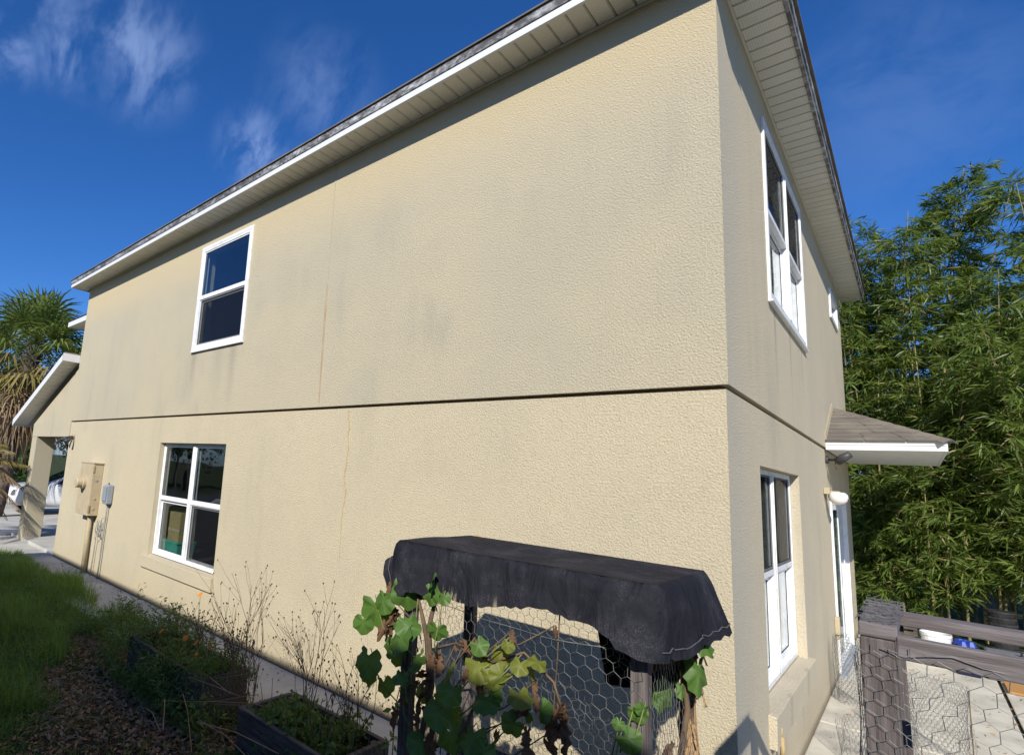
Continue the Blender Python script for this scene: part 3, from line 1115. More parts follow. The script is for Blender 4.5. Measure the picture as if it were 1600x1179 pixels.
for k in range(9):
    a, b = lerp(A, T1, k / 9), lerp(A, T1, (k + 1) / 9)
    q.hexa([(.0, a[1], a[2] + .004), (.016, a[1], a[2] + .004), (.016, b[1], b[2] + .004), (.0, b[1], b[2] + .004),
            (.0, a[1] - .02, a[2] + .07), (.006, a[1] - .02, a[2] + .07), (.006, b[1] - .02, b[2] + .07), (.0, b[1] - .02, b[2] + .07)])
q.build('flashing', M['panel_tan'], house)

# ---- front porch: gable wall, beam, post, sloping roof
q = MB()
px0, px1 = -14.62, -L - .001
for (y0, y1) in ((0.0, .2),):
    pts = [(px0, 2.42), (px1, 2.42), (px1, 3.86), (px0, 2.72)]
    q.hexa([(pts[0][0], y0, pts[0][1]), (pts[1][0], y0, pts[1][1]), (pts[1][0], y1, pts[1][1]), (pts[0][0], y1, pts[0][1]),
            (pts[3][0], y0, pts[3][1]), (pts[2][0], y0, pts[2][1]), (pts[2][0], y1, pts[2][1]), (pts[3][0], y1, pts[3][1])])
q.box(px0, px0 + .25, .2, 5.8, 2.42, 2.70)
q.build('porch_gable', M['stucco_plain'], house)
for yy in (0.004, 5.4):
    q = MB()
    q.box(px0 + .004, px0 + .38, yy, yy + .4, -.05, 2.415)
    q.build('porch_post', M['stucco_plain'], house, bevel=.01)
q = MB()
q.box(-15.2, -L - .002, .02, 6, -.1, .06)
q.build('porch_floor', M['concrete'], house)
RA, RB = (-L - .03, 4.02), (-15.2, 2.70)


def slab(x0, z0, x1, z1, y0, y1, t0, t1):
    m_ = MB()
    m_.hexa([(x0, y0, z0 + t0), (x1, y0, z1 + t0), (x1, y1, z1 + t0), (x0, y1, z0 + t0),
             (x0, y0, z0 + t1), (x1, y0, z1 + t1), (x1, y1, z1 + t1), (x0, y1, z0 + t1)])
    return m_


slab(*RA, *RB, -.30, 6.2, .10, .16).build('porch_roof', M['shingle'], house)
slab(*RA, *RB, -.325, -.30, -.03, .12).build('rake_board', M['fascia_low'], house)
q = MB()
q.box(-15.225, -15.2, -.325, 6.2, 2.66, 2.83)
q.build('porch_fascia', M['fascia_low'], house)
q = MB()
q.box(-L - .05, -L - .004, -.325, -.002, 3.99, 4.15)
q.build('rake_return', M['fascia_low'], house)
n = 20
for k in range(n):
    a, b = k / n + .002, (k + 1) / n - .002
    x0, z0 = RA[0] + (RB[0] - RA[0]) * a, RA[1] + (RB[1] - RA[1]) * a
    x1, z1 = RA[0] + (RB[0] - RA[0]) * b, RA[1] + (RB[1] - RA[1]) * b
    slab(x0, z0, x1, z1, -.299, -.003, -.01, .008).build('soffit_plank', M['soffit'], house)
slab(*RA, *RB, -.29, 6.1, .01, .09).build('porch_soffit', M['interior'], house)
# front wing eave seen past the wall end
q = MB()
q.box(-16.3, -12.17, .92, 6, HS + .0, HS + .02)
q.build('wing_soffit', M['soffit'], house)
q = MB()
q.box(-16.32, -12.17, .89, .918, HS - .02, HS + .13)
q.box(-16.34, -16.3, .918, 6, HS - .02, HS + .13)
q.build('wing_fascia', M['fascia_low'], house)
q = MB()
q.v = [(-16.36, .86, HS + .135), (-12.1, .86, HS + .135), (-12.1, 6, HS + .135), (-16.36, 6, HS + .135), (-14.5, 3.4, HS + 1.2), (-12.1, 3.4, HS + 1.2)]
q.f = [(0, 3, 2, 1), (0, 1, 5, 4), (2, 3, 4, 5), (0, 4, 3), (1, 2, 5)]
q.build('wing_roof', M['shingle'], house)
q = MB()
q.box(-15.9, -L - .003, 1.3, 5.8, 3.0, HS)
q.build('wing_wall', M['stucco_plain'], house)

# ------------------------------------------------------------------ things on the walls
panel = empty('electric_panel', (-10.1, -.014, 1.0), 'cream painted electric meter panel with round meter on the side wall', 'electric panel')
q = MB()
q.box(-10.42, -9.78, -.165, .013, 1.0, 1.92)
pb = q.build('cabinet', M['panel_tan'], panel, bevel=.006)
q = MB()
q.box(-10.44, -9.76, -.175, .013, 1.92, 1.935)
q.build('rain_hood', M['panel_tan'], panel)
for zz in (1.12, 1.30, 1.62):
    q = MB()
    q.lathe((-9.78, -.085, zz), [(.022, 0), (.022, .008), (.010, .010)], n=12, axis='x')
    q.build('knockout', M['metal_grey'] if zz > 1.5 else M['panel_tan'], panel)
for zz in (1.06, 1.76):
    q = MB()
    q.box(-9.783, -9.768, -.17, -.145, zz, zz + .12)
    q.build('hinge', M['pipe'], panel)
q = MB()
q.lathe((-10.12, -.166, 1.56), [(.105, 0), (.105, -.05), (.088, -.055), (.088, -.14), (.07, -.155)], n=24, axis='y')
mt = q.build('meter', M['panel_tan'], panel, smooth=False)
q = MB()
q.lathe((-10.12, -.322, 1.56), [(.066, 0), (.060, -.012)], n=20, axis='y')
q.build('dial', M['grey_pl'], mt)
q = MB()
q.box(-10.14, -10.09, -.23, -.17, 1.42, 1.455)
q.build('seal', M['pipe'], mt)
cd = MB()
cd.tube([(-9.92, -.06, 1.0), (-9.92, -.06, -.02)], .042, n=12)
tag(cd.build('conduit_pipe', M['pipe'], smooth=True), 'thick tan conduit pipe running from the meter panel to the ground', 'pipe')

ub = empty('utility_box', (-9.27, -.014, 1.24), 'small blue-grey phone utility box beside the meter panel', 'utility box')
q = MB()
q.box(-9.36, -9.18, -.10, .013, 1.25, 1.58)
q.build('body', M['metal_grey'], ub, bevel=.02)
q = MB()
q.box(-9.35, -9.19, -.118, -.10, 1.30, 1.56)
q.build('cover', M['metal_grey'], ub, bevel=.008)
q = MB()
q.tube([(-9.27, -.05, 1.58), (-9.27, -.05, 1.61)], .012, n=8)
q.build('cap', M['black_metal'], ub)
cb = MB()
cb.tube([(-9.27, -.04, 1.26), (-9.28, -.03, 1.1), (-9.30, -.025, .8), (-9.30, -.03, .4), (-9.31, -.03, -.02)], .014, n=8)
tag(cb.build('grey_conduit', M['cable'], smooth=True), 'thin grey conduit dropping from the utility box to the path', 'conduit')
rg = random.Random(12)
co = MB()
pts = []
for k in range(70):
    a = k * .42
    rr = .085 + .03 * math.sin(k * .9)
    pts.append((-9.52 + rr * math.cos(a) + .0010 * k, -.05 - .02 * math.sin(k * .7), .72 + rr * 1.25 * math.sin(a) + .0016 * k))
co.tube(pts + [(-9.40, -.04, 1.0), (-9.31, -.035, 1.02)], .0055, n=5)
co.tube([(-9.58, -.04, .62), (-9.61, -.03, .5), (-9.62, -.03, .25), (-9.64, -.035, -.02)], .011, n=6)
tag(co.build('coiled_cable', M['cable'], smooth=True), 'loose coil of grey cable hanging on the wall below the meter panel', 'cable')
# small twin floodlight at the end of the belt line
fl = empty('flood_light', (-11.6, 0, 2.4), 'small dark twin floodlight high on the wall end by the porch', 'floodlight')
q = MB()
q.lathe((-11.62, .012, 2.43), [(.05, 0), (.05, -.03)], n=14, axis='y')
q.build('base', M['panel_tan'], fl)
for dx, dz in ((-.10, -.02), (.07, -.06)):
    q = MB()
    q.tube([(-11.62 + dx * .3, -.02, 2.42), (-11.62 + dx, -.10, 2.40 + dz), (-11.62 + dx * 1.25, -.17, 2.36 + dz)], [.018, .035, .052], n=10)
    q.build('lamp_head', M['black_metal'], fl, smooth=True)

lamp = empty('wall_lamp', (0, 4.84, 2.1), 'white opal glass wall lamp beside the patio door', 'wall lamp')
q = MB()
q.box(-.013, .045, 4.70, 4.98, 2.17, 2.245)
q.build('mount', M['panel_tan'], lamp, bevel=.006)
q = MB()
q.lathe((.11, 4.84, 2.14), [(.012, -.088), (.05, -.078), (.082, -.048), (.095, -.005), (.090, .03), (.066, .055), (.05, .058)], n=24)
q.build('globe', M['lampglass'], lamp, smooth=True)
q = MB()
q.box(.03, .13, 4.81, 4.87, 2.195, 2.21)
q.build('arm', M['panel_tan'], lamp)
bk = empty('black_bracket', (0, 5.0, 2.55), 'black metal security light bracket under the awning roof', 'bracket')
q = MB()
q.lathe((-.013, 5.12, 2.60), [(.05, 0), (.05, .03)], n=14, axis='x')
q.build('base', M['black_metal'], bk)
q = MB()
q.tube([(.0, 5.12, 2.60), (.10, 5.10, 2.60), (.14, 5.08, 2.61)], .018, n=8)
q.tube([(.10, 5.08, 2.57), (.16, 5.06, 2.62), (.23, 5.04, 2.67)], [.045, .05, .04], n=8)
q.tube([(.10, 5.08, 2.58), (.07, 5.06, 2.52), (.10, 5.05, 2.48)], .006, n=5)
q.build('arm', M['black_metal'], bk, smooth=True)
ol = empty('outlet_box', (0, 5.12, .6), 'tan covered outlet box low on the rear wall by the patio door', 'outlet')
q = MB()
q.box(-.013, .035, 5.07, 5.17, .52, .72)
q.build('box', M['panel_tan'], ol, bevel=.008)
q = MB()
q.box(.0, .022, 5.10, 5.14, .46, .52)
q.build('cover', M['pipe'], ol)
hb = MB()
hb.tube([(-.01, 1.06, .50), (.03, 1.05, .49), (.035, 1.045, .42), (.03, 1.05, .37)], [.02, .018, .013, .016], n=8)
hb.tube([(.03, 1.05, .49), (.035, 1.05, .56)], [.008, .004], n=6)
tag(hb.build('hose_tap', M['caulk'], smooth=True), 'small yellowed tap on the rear wall below the window', 'tap')

# things behind the lower side window
bx = empty('teal_tote', (-7.6, .36, .60), 'teal plastic storage tote inside behind the lower side window', 'storage box')
q = MB()
q.hexa([(-7.70, .235, .60), (-7.12, .235, .60), (-7.12, .50, .60), (-7.70, .50, .60), (-7.72, .215, .84), (-7.10, .215, .84), (-7.10, .52, .84), (-7.72, .52, .84)])
q.build('tub', M['teal'], bx, bevel=.01)
q = MB()
q.box(-7.73, -7.09, .205, .53, .84, .875)
q.build('lid', M['teal'], bx, bevel=.008)
cbx = empty('cardboard_box', (-7.45, .36, .877), 'tan cardboard box indoors on top of the teal tote', 'box')
q = MB()
q.box(-7.45, -7.10, .23, .48, .877, 1.30)
q.build('carton', M['card'], cbx)
q = MB()
q.box(-7.455, -7.095, .225, .24, 1.02, 1.06)
q.build('tape', M['panel_tan'], cbx)
dk = empty('indoor_bench', (-8.3, .8, .06), 'low wooden bench indoors below the lower side window', 'bench')
q = MB()
q.box(-9.4, -6.9, .205, 1.1, .55, .598)
q.build('top', M['floor_in'], dk)
for x in (-9.3, -7.0):
    for y in (.25, 1.0):
        q = MB()
        q.box(x, x + .06, y, y + .06, .06, .55)
        q.build('leg', M['floor_in'], dk)

# ------------------------------------------------------------------ chicken wire


def hexwire(mb, P, w, h, cell=.05, r=.0009, disp=None, keep=None, rng=None, phase=0.0):
    """hexagonal netting in (u,v); P maps (u,v) to a point; three-sided wires"""
    s = cell / math.sqrt(3)
    rows = int(h / (1.5 * s)) + 2
    cols = int(w / cell) + 2
    rng = rng or random.Random(1)
    cache = {}

    def vert(i, j, k):
        # k=0: bottom of the vertical edge, k=1: top
        key = (i, j, k)
        if key not in cache:
            u = (i + (.5 if j % 2 else 0)) * cell + rng.gauss(0, cell * .035)
            v = j * 1.5 * s + (s if k else 0) * 1.0 + rng.gauss(0, cell * .035)
            cache[key] = (u, v)
        return cache[key]
    segs = []
    for j in range(-1, rows):
        for i in range(-1, cols):
            a, b = vert(i, j, 0), vert(i, j, 1)
            segs.append((a, b, 1.35))
            off = 1 if j % 2 else 0
            c = vert(i + off, j + 1, 0)
            d = vert(i + off - 1, j + 1, 0)
            # from top of the vertical edge up to the bottoms of the next row
            segs.append((b, c, 1.0))
            segs.append((b, d, 1.0))
    for a, b, k in segs:
        mu, mv = (a[0] + b[0]) / 2, (a[1] + b[1]) / 2
        if not (0 <= mu <= w and 0 <= mv <= h):
            continue
        if keep and not keep(mu, mv):
            continue
        p, q = Vector(P(*a)), Vector(P(*b))
        mb.tube([p, q], r * k, n=3, cap=False)


# ------------------------------------------------------------------ trellis frame with black shade cloth
XL, XR, YF, YB, ZT = -1.16, .02, -1.54, -1.0, 1.735
tr = empty('vine_trellis', ((XL + XR) / 2, (YF + YB) / 2, 0), 'dark timber trellis frame with chicken wire under the black shade cloth', 'trellis')
for (x, y, m_) in ((XL, YF, 'wood_v'), (XL, YB, 'wood_v'), (XR - .055, YF, 'wood_v')):
    q = MB()
    q.box(x, x + .062, y, y + .05, -.05, ZT - .012)
    q.build('post', M[m_], tr, bevel=.004)
q = MB()
rg = random.Random(21)
pp = []
for k in range(18):
    pp.append((XR - .012 + rg.uniform(-.006, .006), YB + .03 + rg.uniform(-.005, .005), -.05 + k * (ZT + .02) / 17))
q.tube(pp, [.034 + rg.uniform(-.006, .008) for _ in pp], n=9)
o = q.build('post', M['bark'], tr)
o['label'] = 'peeling tan round post'
for k in range(16):
    z = rg.uniform(.5, 1.45)
    a = rg.uniform(-2.6, .2)
    c = Vector((XR - .012, YB + .03, z))
    dv = Vector((math.cos(a), math.sin(a), 0))
    p0 = c + dv * .034
    q = MB()
    hgt = rg.uniform(.06, .2)
    sdv = Vector((-dv.y, dv.x, 0)) * rg.uniform(.008, .018)
    q.face([p0 - sdv + Vector((0, 0, hgt)), p0 + sdv + Vector((0, 0, hgt)), p0 + sdv * .8 + dv * rg.uniform(.01, .04) + Vector((0, 0, hgt * .4)), p0 - sdv * .8 + dv * rg.uniform(.005, .03) + Vector((0, 0, hgt * .4))])
    q.face([p0 + sdv * .8 + dv * .02 + Vector((0, 0, hgt * .4)), p0 - sdv * .8 + dv * .018 + Vector((0, 0, hgt * .4)), p0 - sdv * .3 + dv * rg.uniform(.02, .05), p0 + sdv * .4 + dv * rg.uniform(.02, .05)])
    q.build('bark_strip', M['bark'], tr, fix=False)
for (x0, x1, y0, y1, z0, z1) in ((XL, XR, YF - .025, YF - .001, ZT - .09, ZT - .005), (XL, XR, YB + .051, YB + .075, ZT - .09, ZT - .005),
                                 (XL - .024, XL - .001, YF, YB + .05, ZT - .09, ZT - .005), (XR + .022, XR + .046, YF, YB + .05, ZT - .09, ZT - .005),
                                 (XL, XR, YB + .051, YB + .075, .55, .64)):
    q = MB()
    q.box(x0, x1, y0, y1, z0, z1)
    q.build('rail', M['wood'], tr, bevel=.003)
rgw = random.Random(31)


def wav(u, v, s=1.0):
    return s * (.010 * math.sin(u * 7.1 + v * 3.3) + .008 * math.sin(v * 9.7 - u * 4.1) + .006 * math.sin(u * 17 + 2 * v))


cw = MB()
hexwire(cw, lambda u, v: (XL + u, YF - .012 + wav(u, v, 1.4), v), 1.18, 1.5, cell=.052, rng=rgw)
hexwire(cw, lambda u, v: (XL + .01 + wav(v, u), YF + u, v), .54, 1.6, cell=.042, rng=rgw)
hexwire(cw, lambda u, v: (XR + .01 + wav(v, u), YF + u, v), .54, 1.6, cell=.042, rng=rgw)
hexwire(cw, lambda u, v: (XL + u, YB + .03 + wav(u, v), v), 1.18, 1.6, cell=.050, rng=rgw)
for zz in (1.49,):
    cw.tube([(XL + k * .06, YF - .012 + wav(k * .06, zz, 1.4), zz - .03 * math.sin(k * .16)) for k in range(20)], .0016, n=4)
o = cw.build('chicken_wire', M['wire'], tr, fix=False)
o['kind'] = 'stuff'

# the cloth: top sheet and a skirt of uneven length that flares at the ends
shade = empty('shade_cloth', ((XL + XR) / 2, (YF + YB) / 2, ZT), 'faded black shade cloth draped over the trellis top', 'shade cloth')


def cloth_perimeter():
    pts = []            # (x, y, outx, outy, length, flare, tag)
    x0, x1, y0, y1 = XL - .028, XR + .048, YF - .03, YB + .08

    def sm(t):
        t = max(0, min(1, t))
        return t * t * (3 - 2 * t)
    n = 44
    for k in range(n):                                   # front, left to right
        t = k / n
        x = x0 + (x1 - x0) * t
        ln = .275 - .05 * sm(t / .12) + .01 * math.sin(t * 9)
        ln += -.05 * sm((t - .45) / .2) + .085 * sm((t - .80) / .2)
        fl = .06 + .05 * sm((t - .7) / .2)
        pts.append((x, y0, 0, -1, ln, fl))
    n = 20
    for k in range(n):                                   # right, front to back
        t = k / n
        y = y0 + (y1 - y0) * t
        pts.append((x1, y, 1, 0, .27 - .02 * sm(t), .02 + .22 * sm(t)))
    n = 44
    for k in range(n):                                   # back, right to left
        t = k / n
        x = x1 + (x0 - x1) * t
        ln = .26 + .36 * sm(t / .15) - .42 * sm((t - .36) / .06)
        pts.append((x, y1, 0, 1, ln, .03))
    n = 20
    for k in range(n):                                   # left, back to front
        t = k / n
        y = y1 + (y0 - y1) * t
        pts.append((x0, y, -1, 0, .30 + .06 * t, .9 * sm(t / .3) * (1 - sm((t - .55) / .45)) + .25 * (1 - sm(t / .3))))
    return pts


cp = cloth_perimeter()
nP = len(cp)
ROWS = 12
cl = MB()
rg = random.Random(77)
ph = [rg.uniform(0, 6.28) for _ in range(6)]
# smooth outward direction at corners
outs = []
for k in range(nP):
    ox = oy = 0
    for j in range(-2, 3):
        ox += cp[(k + j) % nP][2]
        oy += cp[(k + j) % nP][3]
    d = math.hypot(ox, oy) or 1
    outs.append((ox / d, oy / d))
for j in range(ROWS + 1):
    t = j / ROWS
    for k in range(nP):
        x, y, _, _, ln, fl = cp[k]
        ox, oy = outs[k]
        ang = fl * 1.2
        o_ = ln * math.sin(ang) * t ** 1.1 + (.008 * (1 - (1 - min(1, t * 8)) ** 2) if t else 0)
        o_ += .020 * (1 - math.exp(-t * 9)) if t else 0
        rip = t * (.012 * math.sin(k * .55 + ph[0]) + .010 * abs(math.sin(k * .8 + ph[1] + 1.5 * t)) + .005 * math.sin(k * 2.3 + ph[2] + 3 * t)) + .006 * math.sin(k * .9 + 7 * t) * t * (1 - t)
        o_ += rip
        z = ZT + .012 - ln * math.cos(ang) * (t if t > .12 else t * t / .12 * .5 + t * .5) - (.006 * math.sin(k * .8) + .005 * math.sin(k * 2.7)) * t
        sag = 0
        cl.v.append((x + ox * o_, y + oy * o_, z + sag))
for j in range(ROWS):
    for k in range(nP):
        a, b = j * nP + k, j * nP + (k + 1) % nP
        cl.f.append((a, b, b + nP, a + nP))
# top sheet: fill the ring with a sagging grid of strips between front and back edges
nf, nb = 44, 40
front = list(range(0, 45))
back = [64 + 40 - k for k in range(41)]
left = [104 + 20 - k for k in range(21)]
NX, NY = 44, 20
x0, x1, y0, y1 = XL - .028, XR + .048, YF - .03, YB + .08
tb = len(cl.v)
for j in range(NY + 1):
    for i in range(NX + 1):
        u, w = i / NX, j / NY
        sg = (-.026 * abs(math.sin(math.pi * u)) ** .7 + .012 * math.sin(u * 11) + .006 * math.sin(u * 31 + 5 * w)) * math.sin(math.pi * w)
        edge = .010 * math.sin(0)
        cl.v.append((x0 + (x1 - x0) * u, y0 + (y1 - y0) * w, ZT + .012 + sg))
for j in range(NY):
    for i in range(NX):
        a = tb + j * (NX + 1) + i
        cl.f.append((a, a + 1, a + NX + 2, a + NX + 1))
cl = cl.build('sheet', M['cloth'], shade, smooth=True, fix=False)
co_ = [tuple(v.co) for v in cl.data.vertices]
bm = bmesh.new()
bm.from_mesh(cl.data)
bmesh.ops.remove_doubles(bm, verts=bm.verts, dist=.0005)
bm.to_mesh(cl.data)
bm.free()
# stitched hem along the lower edge of the skirt
thread = pm('hem_thread', (.13, .125, .13), (.09, .09, .1))
for rng_, f_ in ((range(44, 66), .3), (range(110, nP), .2)):
    hm = MB()
    hm.tube([Vector(co_[10 * nP + k]).lerp(Vector(co_[11 * nP + k]), f_) + Vector((outs[k][0], outs[k][1], 0)) * .004 for k in rng_], .0022, n=4)
    hm.build('hem_stitch', thread, shade, fix=False)

# ------------------------------------------------------------------ the vine on the trellis


def leaf_mesh(name, kind, m, seed):
    """palmate, cupped leaf of unit size; petiole at the origin, tip along -Z, facing -Y"""
    rg = random.Random(seed)
    n = 26
    out = []
    for k in range(n):
        a = -math.pi + 2 * math.pi * (k + .5) / n           # 0 = tip direction
        r = .52 + .035 * math.cos(5 * a) + .04 * math.cos(a) + rg.uniform(-.035, .035)
        notch = max(0, abs(a) - 2.55) / .6
        r *= (1 - .75 * min(1, notch))
        out.append((a, r))
    mb = MB()
    curl = {'g': .45, 'y': .6, 'b': 1.2}[kind] * rg.uniform(.7, 1.3)
    wid = {'g': 1.0, 'y': .95, 'b': .42}[kind]
    c = (0, 0, -.35)

    def pt(a, r, f):
        x = math.sin(a) * r * f * wid
        z = -math.cos(a) * r * f
        y = curl * (abs(x) ** 1.5) * .9 - .10 * math.cos(5 * a) * f * r + curl * .35 * z * z + (.05 * math.sin(9 * a + 1.3) + rg.uniform(-.02, .02)) * f * f
        if kind == 'b':
            y += rg.uniform(-.16, .16) * f
            x *= rg.uniform(.6, 1.25)
            z *= rg.uniform(.85, 1.15)
        return (c[0] + x, c[1] + y, c[2] + z)
    mb.v.append((c[0], c[1] - .02, c[2]))
    for f in (.5, 1.0):
        for a, r in out:
            mb.v.append(pt(a, r, f))
    for k in range(n):
        k2 = (k + 1) % n
        mb.f.append((0, 1 + k, 1 + k2))
        mb.f.append((1 + k, 1 + n + k, 1 + n + k2, 1 + k2))
    me = bpy.data.meshes.new(name)
    me.from_pydata(mb.v, [], mb.f)
    me.polygons.foreach_set('use_smooth', [True] * len(me.polygons))
    me.materials.append(m)
    return me


LEAFS = {k: [leaf_mesh('leaf', k, M[{'g': 'leaf', 'y': 'leaf_y', 'b': 'leaf_b'}[k]], s) for s in range(4)] for k in 'gyb'}


def add_leaf(parent, p, size, kind, rg, face=None, name='leaf', roll=None):
    o = bpy.data.objects.new(name, rg.choice(LEAFS[kind]))
    COL.objects.link(o)
    o.parent = parent
    o.matrix_parent_inverse = Matrix.Translation(-parent_world(parent))
    o.location = (p[0], p[1], p[2] + size * .35)
    yaw = rg.gauss(.2, .45) if face is None else face
    pitch = rg.gauss(-.35, .35)
    o.rotation_euler = (pitch, rg.gauss(0, .5) if roll is None else roll, yaw)
    o.scale = (size,) * 3
    return o


VINE = [(-1.313, -1.6, 1.38, 0.196, 'g'), (-1.054, -1.6, 1.471, 0.166, 'g'), (-0.901, -1.6, 1.584, 0.142, 'g'), (-1.097, -1.6, 1.303, 0.198, 'g'), (-0.87, -1.6, 1.371, 0.139, 'g'), (-1.287, -1.6, 1.138, 0.166, 'g'), (-1.147, -1.6, 1.175, 0.154, 'g'), (-0.833, -1.6, 1.532, 0.091, 'g'), (-1.059, -1.6, 1.119, 0.094, 'g'), (-1.118, -1.6, 1.013, 0.089, 'g'), (-0.692, -1.6, 1.258, 0.189, 'y'), (-0.488, -1.6, 1.412, 0.082, 'y'), (-0.53, -1.6, 1.252, 0.158, 'y'), (-0.459, -1.6, 1.327, 0.129, 'y'), (-0.602, -1.6, 1.249, 0.139, 'y'), (-0.423, -1.6, 1.307, 0.095, 'y'), (-0.766, -1.6, 1.139, 0.159, 'g'), (-0.857, -1.6, 1.018, 0.171, 'g'), (-0.614, -1.6, 1.133, 0.144, 'g'), (-0.444, -1.6, 1.103, 0.121, 'g'), (-0.802, -1.6, 0.934, 0.162, 'g'), (-0.666, -1.6, 0.976, 0.167, 'g'), (-0.582, -1.6, 0.965, 0.136, 'g'), (-0.951, -1.6, 0.831, 0.15, 'g'), (-0.344, -1.6, 1.059, 0.112, 'b'), (-0.234, -1.6, 1.11, 0.108, 'b'), (-0.402, -1.6, 1.142, 0.104, 'g'), (-0.013, -1.6, 1.28, 0.083, 'g'), (0.027, -1.6, 1.305, 0.078, 'g'), (-0.047, -1.6, 1.242, 0.061, 'g'), (-0.042, -1.6, 1.188, 0.102, 'g'), (-1.222, -1.6, 1.501, 0.1, 'b'), (-0.811, -1.6, 1.309, 0.065, 'b'), (-0.75, -1.6, 1.314, 0.076, 'b'), (-0.673, -1.6, 1.36, 0.092, 'b'), (-0.48, -1.6, 1.445, 0.076, 'b'), (-0.308, -1.6, 1.503, 0.057, 'b'), (-0.399, -1.6, 1.257, 0.079, 'b'), (-0.701, -1.6, 1.234, 0.069, 'b'), (-0.381, -1.6, 1.207, 0.088, 'b'), (-1.152, -1.6, 0.898, 0.114, 'b'), (-1.047, -1.6, 1.064, 0.081, 'g')]
VINE_R = [(0.078, -1.1, 1.485, 0.118, 'g'), (0.043, -1.1, 1.445, 0.076, 'g'), (0.085, -1.1, 1.36, 0.133, 'g'), (-0.014, -1.1, 1.25, 0.125, 'g'), (0.021, -1.1, 1.274, 0.059, 'g')]
vine = empty('climbing_vine', (-.95, -1.57, 0), 'large-leaved squash vine climbing the left half of the trellis wire', 'vine')
rg = random.Random(9)
def vine_stem(path, r, n):
    m_ = MB()
    m_.tube(path, r, n=n)
    m_.build('stem', M['stem_dry'], vine, smooth=True, fix=False)


trunk = [(-.98, -1.57, -.02), (-.96, -1.575, .4), (-1.0, -1.57, .8), (-.93, -1.575, 1.1), (-.97, -1.57, 1.35), (-.92, -1.58, 1.55)]
vine_stem(trunk, [.016, .014, .016, .012, .013, .006], n=7)
vine_stem([(-1.02, -1.56, 0), (-.99, -1.55, .5), (-.93, -1.56, .9), (-.98, -1.565, 1.3), (-1.05, -1.57, 1.5)], [.01, .012, .013, .014, .006], n=6)
vine_stem([(-.98, -1.56, 1.25), (-.8, -1.575, 1.33), (-.6, -1.575, 1.30), (-.45, -1.58, 1.38), (-.32, -1.575, 1.30), (-.28, -1.575, 1.2)], .006, n=5)
vine_stem([(-.3, -1.57, 1.57), (-.305, -1.575, 1.4), (-.32, -1.57, 1.2), (-.315, -1.57, .9)], .003, n=4)
vine_stem([(-.63, -1.57, 1.25), (-.72, -1.575, 1.02), (-.85, -1.57, .8), (-.98, -1.57, .5)], .007, n=5)
for (x, y, z, s, k) in VINE:
    y2 = y + rg.uniform(-.05, .035)
    add_leaf(vine, (x, y2, z), s * (rg.uniform(.85, 1.0) if x < -1.0 else rg.uniform(.55, .75) if k == 'y' else rg.uniform(.62, .85)), k, rg)
    # petiole back to the nearest point of the main stem
    tgt = Vector((-.95 + (x + .95) * (.55 if x < -.3 else .95), -1.572, max(.1, z - rg.uniform(.10, .2))))
    top = Vector((x, y2 + .01, z + s * .35))
    mid = (tgt + top) / 2 + Vector((0, -.03, rg.uniform(-.04, .01)))
    pe = MB()
    pe.tube([tgt, mid, top], [.0032, .0028, .0024], n=5)
    pe.build('petiole', M['stem_green' if k != 'b' else 'stem_dry'], vine, smooth=True, fix=False)
for (x, z, s_, k) in ((-1.36, 1.30, .11, 'g'), (-1.22, 1.44, .12, 'g'), (-1.18, 1.24, .13, 'g'), (-1.34, 1.06, .12, 'g'), (-1.05, 1.36, .12, 'g'), (-1.24, 1.02, .10, 'g'),
                      (-.98, 1.20, .12, 'g'), (-.96, 1.50, .10, 'g'), (-.66, 1.36, .08, 'g'), (-.78, 1.22, .10, 'y'), (-.57, 1.34, .09, 'y'), (-.36, 1.36, .08, 'y'),
                      (-.44, 1.22, .10, 'y'), (-.62, 1.16, .11, 'g'), (-.50, 1.40, .06, 'b'), (-.74, 1.34, .07, 'b'), (-.37, 1.18, .09, 'g')):
    add_leaf(vine, (x, -1.60 + rg.uniform(-.05, .03), z), s_, k, rg)
for _ in range(20):                                       # the dense lower mass
    x, z = rg.uniform(-1.12, -.42), rg.uniform(.35, 1.08)
    add_leaf(vine, (x, rg.uniform(-1.63, -1.2), z), rg.uniform(.07, .13), rg.choice('gggggb'), rg)
for (bx_, bz, n_) in ((-1.2, 1.36, 7), (-.30, 1.14, 7), (-.93, 1.2, 5), (-1.0, 1.0, 6), (-.9, .75, 6), (-.4, 1.1, 3)):
    for _ in range(n_):                                   # withered bunches
        add_leaf(vine, (bx_ + rg.uniform(-.03, .03), -1.58 + rg.uniform(-.03, .03), bz + rg.uniform(-.08, .08)), rg.uniform(.07, .13), 'b', rg, face=rg.uniform(-1.5, 1.5), name='withered_leaf')

vine2 = empty('climbing_vine', (.02, -1.08, 0), 'sparse vine with narrow leaves on the peeling right-hand post', 'vine')
st2 = MB()
st2.tube([(.0, -1.08, 0), (.03, -1.09, .5), (-.01, -1.09, .9), (.04, -1.1, 1.2), (.01, -1.09, 1.5)], [.01, .012, .014, .012, .005], n=6)
for (x, y, z, s, k) in VINE_R:
    o = add_leaf(vine2, (x, y + rg.uniform(-.04, .0), z), s * 1.15, k, rg, face=.9)
    o.scale = (s * .7, s * 1.1, s * 1.2)
    pass
for _ in range(9):
    add_leaf(vine2, (.02 + rg.uniform(-.05, .03), -1.08 + rg.uniform(-.04, .02), rg.uniform(.6, 1.4)), rg.uniform(.07, .15), 'b', rg, face=rg.uniform(-1, 1.5), name='withered_leaf')
st2.build('stem', M['stem_dry'], vine2, smooth=True, fix=False)

